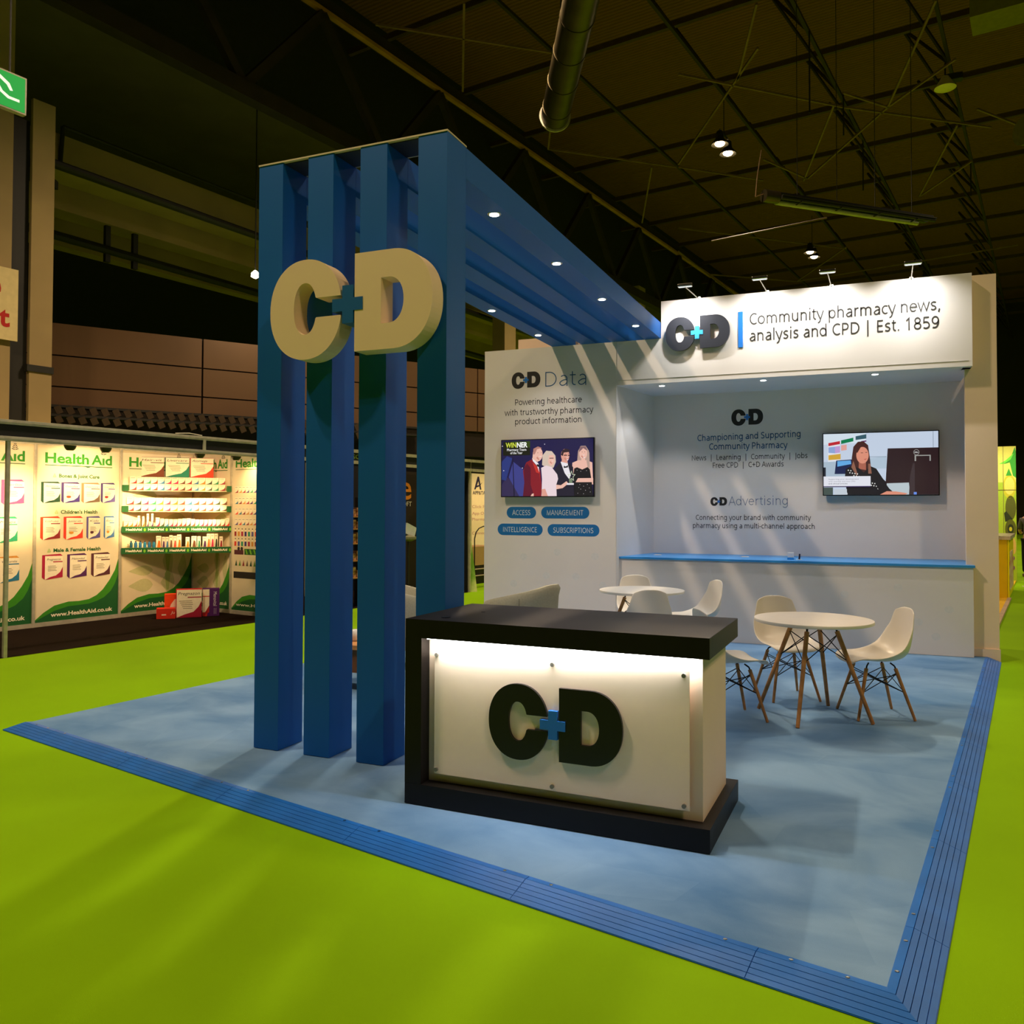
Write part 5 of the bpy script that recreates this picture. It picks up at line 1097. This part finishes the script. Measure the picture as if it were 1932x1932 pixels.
# ================================================================ NEIGHBOURING STAND BEHIND, RIGHT EDGE
MB().box(5.0, 17.5, -8.80, -6.5, g, g + 0.03).build('yellow_floor', mat('yellow_floor', (240, 190, 20), rough=0.6, noise=0.05), F=HF, base=(10, -8, g), label='yellow raised floor of the stand behind the white wall', cat='floor')
MB().box(5.0, 13.1, -8.86, -8.80, g, g + 0.035).build('floor_edging', mat('beige_edge', (196, 170, 140), rough=0.7, noise=0.1), F=HF, base=(9, -8.83, g), label='beige edging strip along the yellow floor', cat='edging')
t = thing('yellow_counter', 'yellow counter with marble top beyond the white end panel', 'counter', HF, (13.3, -8.5, g))
MB().box(13.1, 15.2, -8.80, -7.6, g + 0.03, 1.03).build('counter_body', mat('yellow_lacquer', (236, 196, 0), rough=0.4, noise=0.03), t)
MB().box(13.1, 15.2, -8.83, -8.805, g + 0.03, 1.03).build('graphic_front', mat('yellow_bright', (255, 236, 0), rough=0.4, noise=0.03), t)
MB().box(13.2, 14.9, -8.836, -8.831, 0.1, 0.62).box(13.4, 14.6, -8.838, -8.832, 0.62, 0.8).build('graphic_print', mat('print_pinkwhite', (240, 216, 210), rough=0.5, noise=0.5, nscale=4, dark=(190, 60, 30)), t)
MB().box(13.05, 15.25, -8.86, -7.55, 1.03, 1.10, bev=0.008).build('marble_top', mat('marble', (204, 190, 176), rough=0.3, noise=0.35, nscale=9), t)
t = thing('fruit_wall', 'tall stand wall printed with leaf, lime and kiwi', 'stand wall', HF, (17.5, -8.0, g))
m = MB(); m.box(17.5, 17.6, -8.82, -6.5, g, 3.02, 0); ff = FX(17.5)
Y1 = 8.82
m.rect(ff, 6.5, Y1, g, 3.02, 0.001, 1); m.rect(ff, 8.0, Y1, 2.2, 3.02, 0.002, 2)
m.flat(ff, [(8.48, 2.62), (8.60, 2.68), (8.74, 2.82), (8.80, 3.0), (8.82, 2.9), (8.82, 2.3), (8.76, 2.35), (8.70, 2.65), (8.6, 2.62)], 0.003, 3)
m.flat(ff, [(8.48, 2.62), (8.62, 2.70), (8.78, 2.86), (8.72, 2.72), (8.58, 2.62)], 0.004, 7)
m.ell(ff, 8.69, 2.10, 0.13, 0.27, 0.004, 4, 24); m.ell(ff, 8.69, 2.12, 0.10, 0.2, 0.005, 2, 24)
m.flat(ff, [(8.62, 2.35), (8.68, 2.52), (8.74, 2.35)], 0.0045, 3)
m.ell(ff, 8.71, 1.62, 0.105, 0.28, 0.004, 5, 20); m.flat(ff, [(8.58, 1.5), (8.6, 1.3), (8.75, 1.36), (8.62, 1.55)], 0.0045, 6)
m.ell(ff, 8.705, 1.14, 0.11, 0.22, 0.005, 5, 24); m.ell(ff, 8.705, 1.14, 0.06, 0.11, 0.006, 6, 20); m.ell(ff, 8.705, 1.14, 0.03, 0.05, 0.007, 4, 16)
m.rect(ff, 8.58, 8.70, 0.5, 0.9, 0.003, 3); m.ell(ff, 8.76, 0.75, 0.05, 0.18, 0.004, 8, 16)
for k in range(9): m.ell(ff, 8.66 + 0.03 * (k % 4), 0.1 + 0.055 * k, 0.03, 0.05, 0.005, 9 if k % 2 else 6, 10)
m.ell(ff, 8.52, 0.9, 0.03, 0.1, 0.005, 9, 12)
m.build('printed_board', [flatc((130, 110, 70)), flatc((170, 200, 40)), flatc((226, 220, 96)), flatc((50, 160, 30)), flatc((206, 198, 40)), flatc((92, 96, 20)), flatc((40, 50, 16)), flatc((110, 220, 50)), flatc((220, 180, 90)), flatc((120, 60, 120))], t)
for z in (2.02,): MB().box(17.488, 17.494, -8.82, -6.6, z, z + 0.012).build('joint', flatc((110, 90, 40)), t)
MB().box(17.488, 17.494, -8.575, -8.565, 0.9, 3.02).build('joint', flatc((130, 120, 60)), t)
p = HF.at((15.9, -8.4, 3.0)); spot('stand_light', p, 150, (1, 0.92, 0.7), 120, 0.9, 0.05, HF.at((17.5, -8.5, 1.4)) - p)
MB().box(16.2, 16.26, -11.5, -8.95, g, g + 0.012).build('floor_strip', flatc((220, 214, 190)), F=HF, base=(16.2, -10, g), label='pale strip across the green aisle at the right edge', cat='strip')
t = thing('chrome_poles', 'pair of thin chrome display poles beyond the fruit wall', 'pole stand', HF, (22.3, -9.3, g))
for y in (-9.22, -9.36): MB().tube((22.3, y, g), (22.3, y, 2.35), 0.02).build('pole', M_chrome, t, smooth=True)
MB().box(22.2, 22.5, -9.5, -9.1, g, g + 0.02).build('pole_base', M_pipe, t)

# person at the right edge, seen from behind
pe = thing('person', 'person with auburn hair, grey top and black trousers, back turned, at the right edge', 'person', WF, (3.72, 23.6, g))
def skinned(name, pts, edges, radii, material, parent, sub=2):
    me = bpy.data.meshes.new(name); me.from_pydata([Vector(p) - OFF[parent] for p in pts], edges, []); me.materials.append(material)
    o = bpy.data.objects.new(name, me); COL.objects.link(o); o.parent = parent; OFF[o] = OFF[parent]
    md = o.modifiers.new('skin', 'SKIN'); md.use_smooth_shade = True
    for i, r_ in enumerate(radii): me.skin_vertices[0].data[i].radius = (r_[0], r_[1]) if isinstance(r_, tuple) else (r_, r_)
    me.skin_vertices[0].data[0].use_root = True
    s_ = o.modifiers.new('sub', 'SUBSURF'); s_.levels = sub; s_.render_levels = sub
    return o
px, py = 3.72, 23.6
def PP(x, y, z): return (px + x, py + y, g + z)
M_skin = mat('skin', (222, 164, 132), rough=0.6, noise=0.03)
skinned('body', [PP(0, 0, 0.95), PP(0, 0, 1.15), PP(0, .02, 1.38), PP(0, .04, 1.50), PP(0, .07, 1.62), PP(0, .07, 1.70), PP(-.09, 0, .90), PP(-.10, -.01, .50), PP(-.10, .02, .09), PP(-.10, .14, .04), PP(.09, 0, .90), PP(.10, -.01, .50), PP(.10, .02, .09), PP(.10, .14, .04),
                 PP(-.17, .02, 1.38), PP(-.21, .06, 1.12), PP(-.16, .26, 1.06), PP(-.13, .33, 1.06), PP(.17, .02, 1.38), PP(.21, .06, 1.12), PP(.16, .26, 1.06), PP(.13, .33, 1.06)],
        [(0, 1), (1, 2), (2, 3), (3, 4), (4, 5), (0, 6), (6, 7), (7, 8), (8, 9), (0, 10), (10, 11), (11, 12), (12, 13), (2, 14), (14, 15), (15, 16), (16, 17), (2, 18), (18, 19), (19, 20), (20, 21)],
        [(.14, .10), (.12, .09), (.14, .10), .055, (.085, .10), (.07, .085), .085, .06, .04, .035, .085, .06, .04, .035, .055, .04, .032, .035, .055, .04, .032, .035], M_skin, pe)
skinned('top', [PP(0, 0, 0.93), PP(0, 0, 1.15), PP(0, .02, 1.37), PP(0, .03, 1.46), PP(-.17, .02, 1.38), PP(-.215, .06, 1.13), PP(.17, .02, 1.38), PP(.215, .06, 1.13)],
        [(0, 1), (1, 2), (2, 3), (2, 4), (4, 5), (2, 6), (6, 7)], [(.17, .13), (.15, .12), (.165, .12), .075, .075, .055, .075, .055], mat('grey_top', (104, 98, 92), rough=0.9, noise=0.08), pe)
skinned('trousers', [PP(0, 0, 0.94), PP(-.09, 0, .86), PP(-.105, -.01, .50), PP(-.105, .02, .10), PP(.09, 0, .86), PP(.105, -.01, .50), PP(.105, .02, .10)],
        [(0, 1), (1, 2), (2, 3), (0, 4), (4, 5), (5, 6)], [(.165, .13), .11, .085, .065, .11, .085, .065], mat('black_cloth', (12, 12, 14), rough=0.9, noise=0.08), pe)
for e in (-1, 1): MB().box(px + e * .10 - .045, px + e * .10 + .045, py - .06, py + .20, g, g + .07, bev=.02).build('shoe', mat('brown_shoe', (90, 50, 30), rough=0.5, noise=0.1), pe)
skinned('hair', [PP(0, .03, 1.46), PP(0, .03, 1.60), PP(0, .05, 1.70), PP(0, .07, 1.77)], [(0, 1), (1, 2), (2, 3)], [(.07, .04), (.11, .09), (.10, .10), (.06, .06)], mat('auburn_hair', (120, 58, 26), rough=0.7, noise=0.3, nscale=30), pe)

# ================================================================ HANGING THINGS
# discharge lamps
def bay_lamp(x, y, z, label):
    t = thing('high_bay_lamp', label, 'lamp', WF, (x, y, z), 'high bay lamps of the hall')
    for e in (-1, 1):
        cx_, cy_ = x + 0.06 * e, y + 0.37 * e
        MB().lathe([(0.06, z + 0.38), (0.10, z + 0.34), (0.12, z + 0.15), (0.25, z), (0.255, z - 0.02), (0.24, z - 0.02), (0.11, z + 0.14)], (cx_, cy_, 0), n=24, cap=False).build('reflector', M_pipe, t, smooth=True)
        MB().lathe([(0.06, z - 0.06), (0.12, z - 0.03), (0.145, z + 0.01), (0.12, z + 0.05), (0.06, z + 0.09)], (cx_, cy_, 0), n=24).build('bulb', M_led_warm, t, smooth=True)
    MB().tube((x - 0.06, y - 0.37, z + 0.42), (x + 0.06, y + 0.37, z + 0.42), 0.025).tube((x, y, z + 0.42), (x, y, z + 1.6), 0.012).build('bracket', M_pipe, t)
for (x, y, z, row, k) in LAMPS:
    if row == 0 and 0 <= k <= 4:
        where = {0: 'behind the viewer', 1: 'above the blue portal', 2: 'brighter pair in view', 3: 'smaller pair just over the white header', 4: 'farthest pair'}[k]
        bay_lamp(x, y, z, 'twin warm hall lamp on a bracket, ' + where)
t = thing('high_bay_lamp', 'unlit pale hall lamp near the upper right corner', 'lamp', WF, (2.0, 23.87, 12.4), 'high bay lamps of the hall')
MB().lathe([(0.08, 12.65), (0.14, 12.55), (0.26, 12.35), (0.20, 12.32)], (2.0, 23.87, 0), n=20).build('reflector', mat('pale_enamel', (236, 220, 170), rough=0.4, noise=0.05), t, smooth=True)
MB().box(2.0, 2.4, 23.85, 24.1, 12.55, 12.7).tube((2.0, 23.87, 12.6), (2.0, 23.87, 13.0), 0.02).build('bracket', M_pipe, t)
# small bright lamp by the first blue post
t = thing('pendant_lamp', 'single bright pendant lamp left of the first blue post', 'lamp', HF, (8.49, 6.07, 7.0))
MB().lathe([(0.03, 7.09), (0.09, 7.03), (0.10, 6.95), (0.03, 6.91)], (8.49, 6.07, 0), n=16).build('bulb', mat('led_soft', (255, 246, 220), emit=16), t, smooth=True)
MB().tube((8.49, 6.07, 7.08), (8.49, 6.07, 11.9), 0.015).build('rod', M_pipe, t)
spot('pendant_light', HF.at((8.49, 6.07, 6.88)), 250, (1, 0.9, 0.7), 150, 0.6, 0.1)
# big spiral duct
M_duct = mat('duct_steel', (92, 82, 58), rough=0.38, metal=0.75, noise=0.15, nscale=3)
t = thing('air_duct', 'big round dark metal air duct hanging at the top of the hall', 'duct', HF, (9.0, -1.8, 10.0))
A_ = Vector((5.6, -4.38, 10.0)); B_ = Vector((10.86, -0.60, 10.0)); dv = (B_ - A_).normalized()
MB().tube(A_, B_, 0.30, n=28).build('duct_tube', M_duct, t, smooth=True)
for k in range(6): c = A_.lerp(B_, (k + 0.6) / 6); MB().tube(c - dv * 0.02, c + dv * 0.02, 0.312, n=28).build('duct_band', M_duct, t, smooth=True)
MB().tube(B_, B_ + dv * 0.05, 0.34, n=28).build('end_flange', M_alu, t, smooth=True)
MB().tube(B_ + dv * 0.05, B_ + dv * 0.20, 0.10, 0.07, n=16).build('end_cap', M_duct, t, smooth=True)
for k in (1.1, 3.2, 5.4): c = A_ + dv * k; MB().tube((c.x, c.y, 10.3), (c.x, c.y, 13), 0.012).build('hanger', M_pipe, t)
# radiant heater
t = thing('tube_heater', 'long dark radiant heater with a pale reflector under the roof', 'heater', HF, (14.7, -5.9, 8.0))
A_ = Vector((13.05, -4.72, 8.05)); B_ = Vector((16.3, -7.25, 8.05)); dv = (B_ - A_).normalized(); sd = Vector((-dv.y, dv.x, 0))
m = MB()
for e in (-1, 1):
    m.bar(A_ + sd * 0.13 * e + Vector((0, 0, 0.05)), B_ + sd * 0.13 * e + Vector((0, 0, 0.05)), 0.12, 0.02)
m.bar(A_ + Vector((0, 0, 0.12)), B_ + Vector((0, 0, 0.12)), 0.2, 0.03); m.build('hood', M_pipe, t)
MB().tube(A_ + sd * 0.08 - Vector((0, 0, 0.02)), B_ + sd * 0.08 - dv * 0.3 - Vector((0, 0, 0.02)), 0.05, n=14).build('radiant_tube', mat('pale_tube', (176, 180, 150), rough=0.4, noise=0.08), t, smooth=True)
MB().tube(A_ - sd * 0.12 + Vector((0, 0, 0.02)), B_ - sd * 0.12 + Vector((0, 0, 0.02)), 0.045, n=14).build('return_tube', M_pipe, t, smooth=True)
for k in range(4): c = A_.lerp(B_, 0.12 + 0.25 * k); MB().bar(c - sd * 0.2 + Vector((0, 0, -0.03)), c + sd * 0.2 + Vector((0, 0, -0.03)), 0.03, 0.015).tube((c.x, c.y, 8.1), (c.x, c.y, 13.0), 0.008).build('hanger', M_pipe, t)
MB().box(-0.2, 0.2, -0.12, 0.12, 8.0, 8.22, rot=Matrix.Rotation(math.atan2(dv.y, dv.x), 3, 'Z'), c=(0, 0, 8)).v
mm = MB(); mm.tube(A_ - dv * 0.35 + Vector((0, 0, 0.05)), A_ + Vector((0, 0, 0.05)), 0.13, n=16); mm.build('burner_box', M_duct, t, smooth=True)
MB().path([A_ - dv * 0.3 + Vector((0, 0, 0.1)), A_ - dv * 0.55 + Vector((0, 0, 0.0)), A_ - dv * 0.5 + Vector((0, 0, 0.45)), A_ - dv * 0.4 + Vector((0, 0, 1.0))], 0.012).build('flex_hose', M_steel_light, t)
MB().tube((-3.83, 23.49, 9.0), (-0.81, 22.70, 9.0), 0.02).build('hanging_wire', M_steel_light, base=(-2.3, 23, 9), label='thin pale wire stretched under the roof below the heater', cat='wire')
# exit sign and red lettered sign at the far left
t = thing('exit_sign', 'green lit running man sign at the left edge, high up', 'sign', HF, (0.1, 1.2, 6.4))
MB().box(-0.35, 0.785, 1.2, 1.28, 6.44, 6.905, bev=0.004).build('sign_box', M_alu, t)
m = MB(); fx = FY(1.2); m.rect(fx, -0.33, 0.765, 6.46, 6.885, 0.002, 0)
w_ = 1
m.flat(fx, [(0.30, 6.80), (0.46, 6.83), (0.58, 6.76), (0.62, 6.68), (0.585, 6.67), (0.545, 6.73), (0.46, 6.78), (0.42, 6.76), (0.50, 6.64), (0.58, 6.60), (0.70, 6.60), (0.70, 6.565), (0.56, 6.565), (0.46, 6.62), (0.40, 6.56), (0.36, 6.48), (0.30, 6.48)], 0.004, w_)
m.ell(fx, 0.20, 6.84, 0.045, 0.04, 0.004, w_, 16); m.flat(fx, [(0.10, 6.78), (0.32, 6.81), (0.38, 6.70), (0.30, 6.56), (0.22, 6.60), (0.24, 6.70), (0.1, 6.68)], 0.004, w_)
m.flat(fx, [(-0.28, 6.66), (-0.15, 6.76), (-0.15, 6.70), (0.02, 6.70), (0.02, 6.62), (-0.15, 6.62), (-0.15, 6.56)], 0.004, w_)
m.build('lit_face', [mat('exit_green', (0, 168, 62), emit=0.9), mat('exit_white', (250, 255, 225), emit=1.0)], t)
MB().tube((0.0, 1.24, 6.9), (0.0, 1.24, 12.9), 0.012).tube((0.6, 1.24, 6.9), (0.6, 1.24, 12.9), 0.012).build('hanger', M_pipe, t)
t = thing('column_sign', 'cream sign with red letters on the column at the left edge', 'sign', HF, (2.4, 5.9, 4.5))
MB().box(1.4, 3.09, 5.90, 5.93, 4.50, 5.77).build('sign_board', mat('sign_cream', (226, 200, 140), rough=0.6, noise=0.06), t)
MB().box(1.6, 2.0, 5.93, 6.0, 4.9, 5.4).box(2.5, 2.9, 5.93, 6.0, 4.9, 5.4).build('fixing', M_pipe, t)
MB().text('Please', FY(5.9), 1.62, 2.80, 5.31, cap=0.30, n=0.003, bold=0.03).build('lettering', flatc((190, 30, 16)), t)
MB().text('Exit', FY(5.9), 2.22, 2.955, 4.74, cap=0.33, n=0.003, bold=0.03).build('lettering', flatc((190, 30, 16)), t)
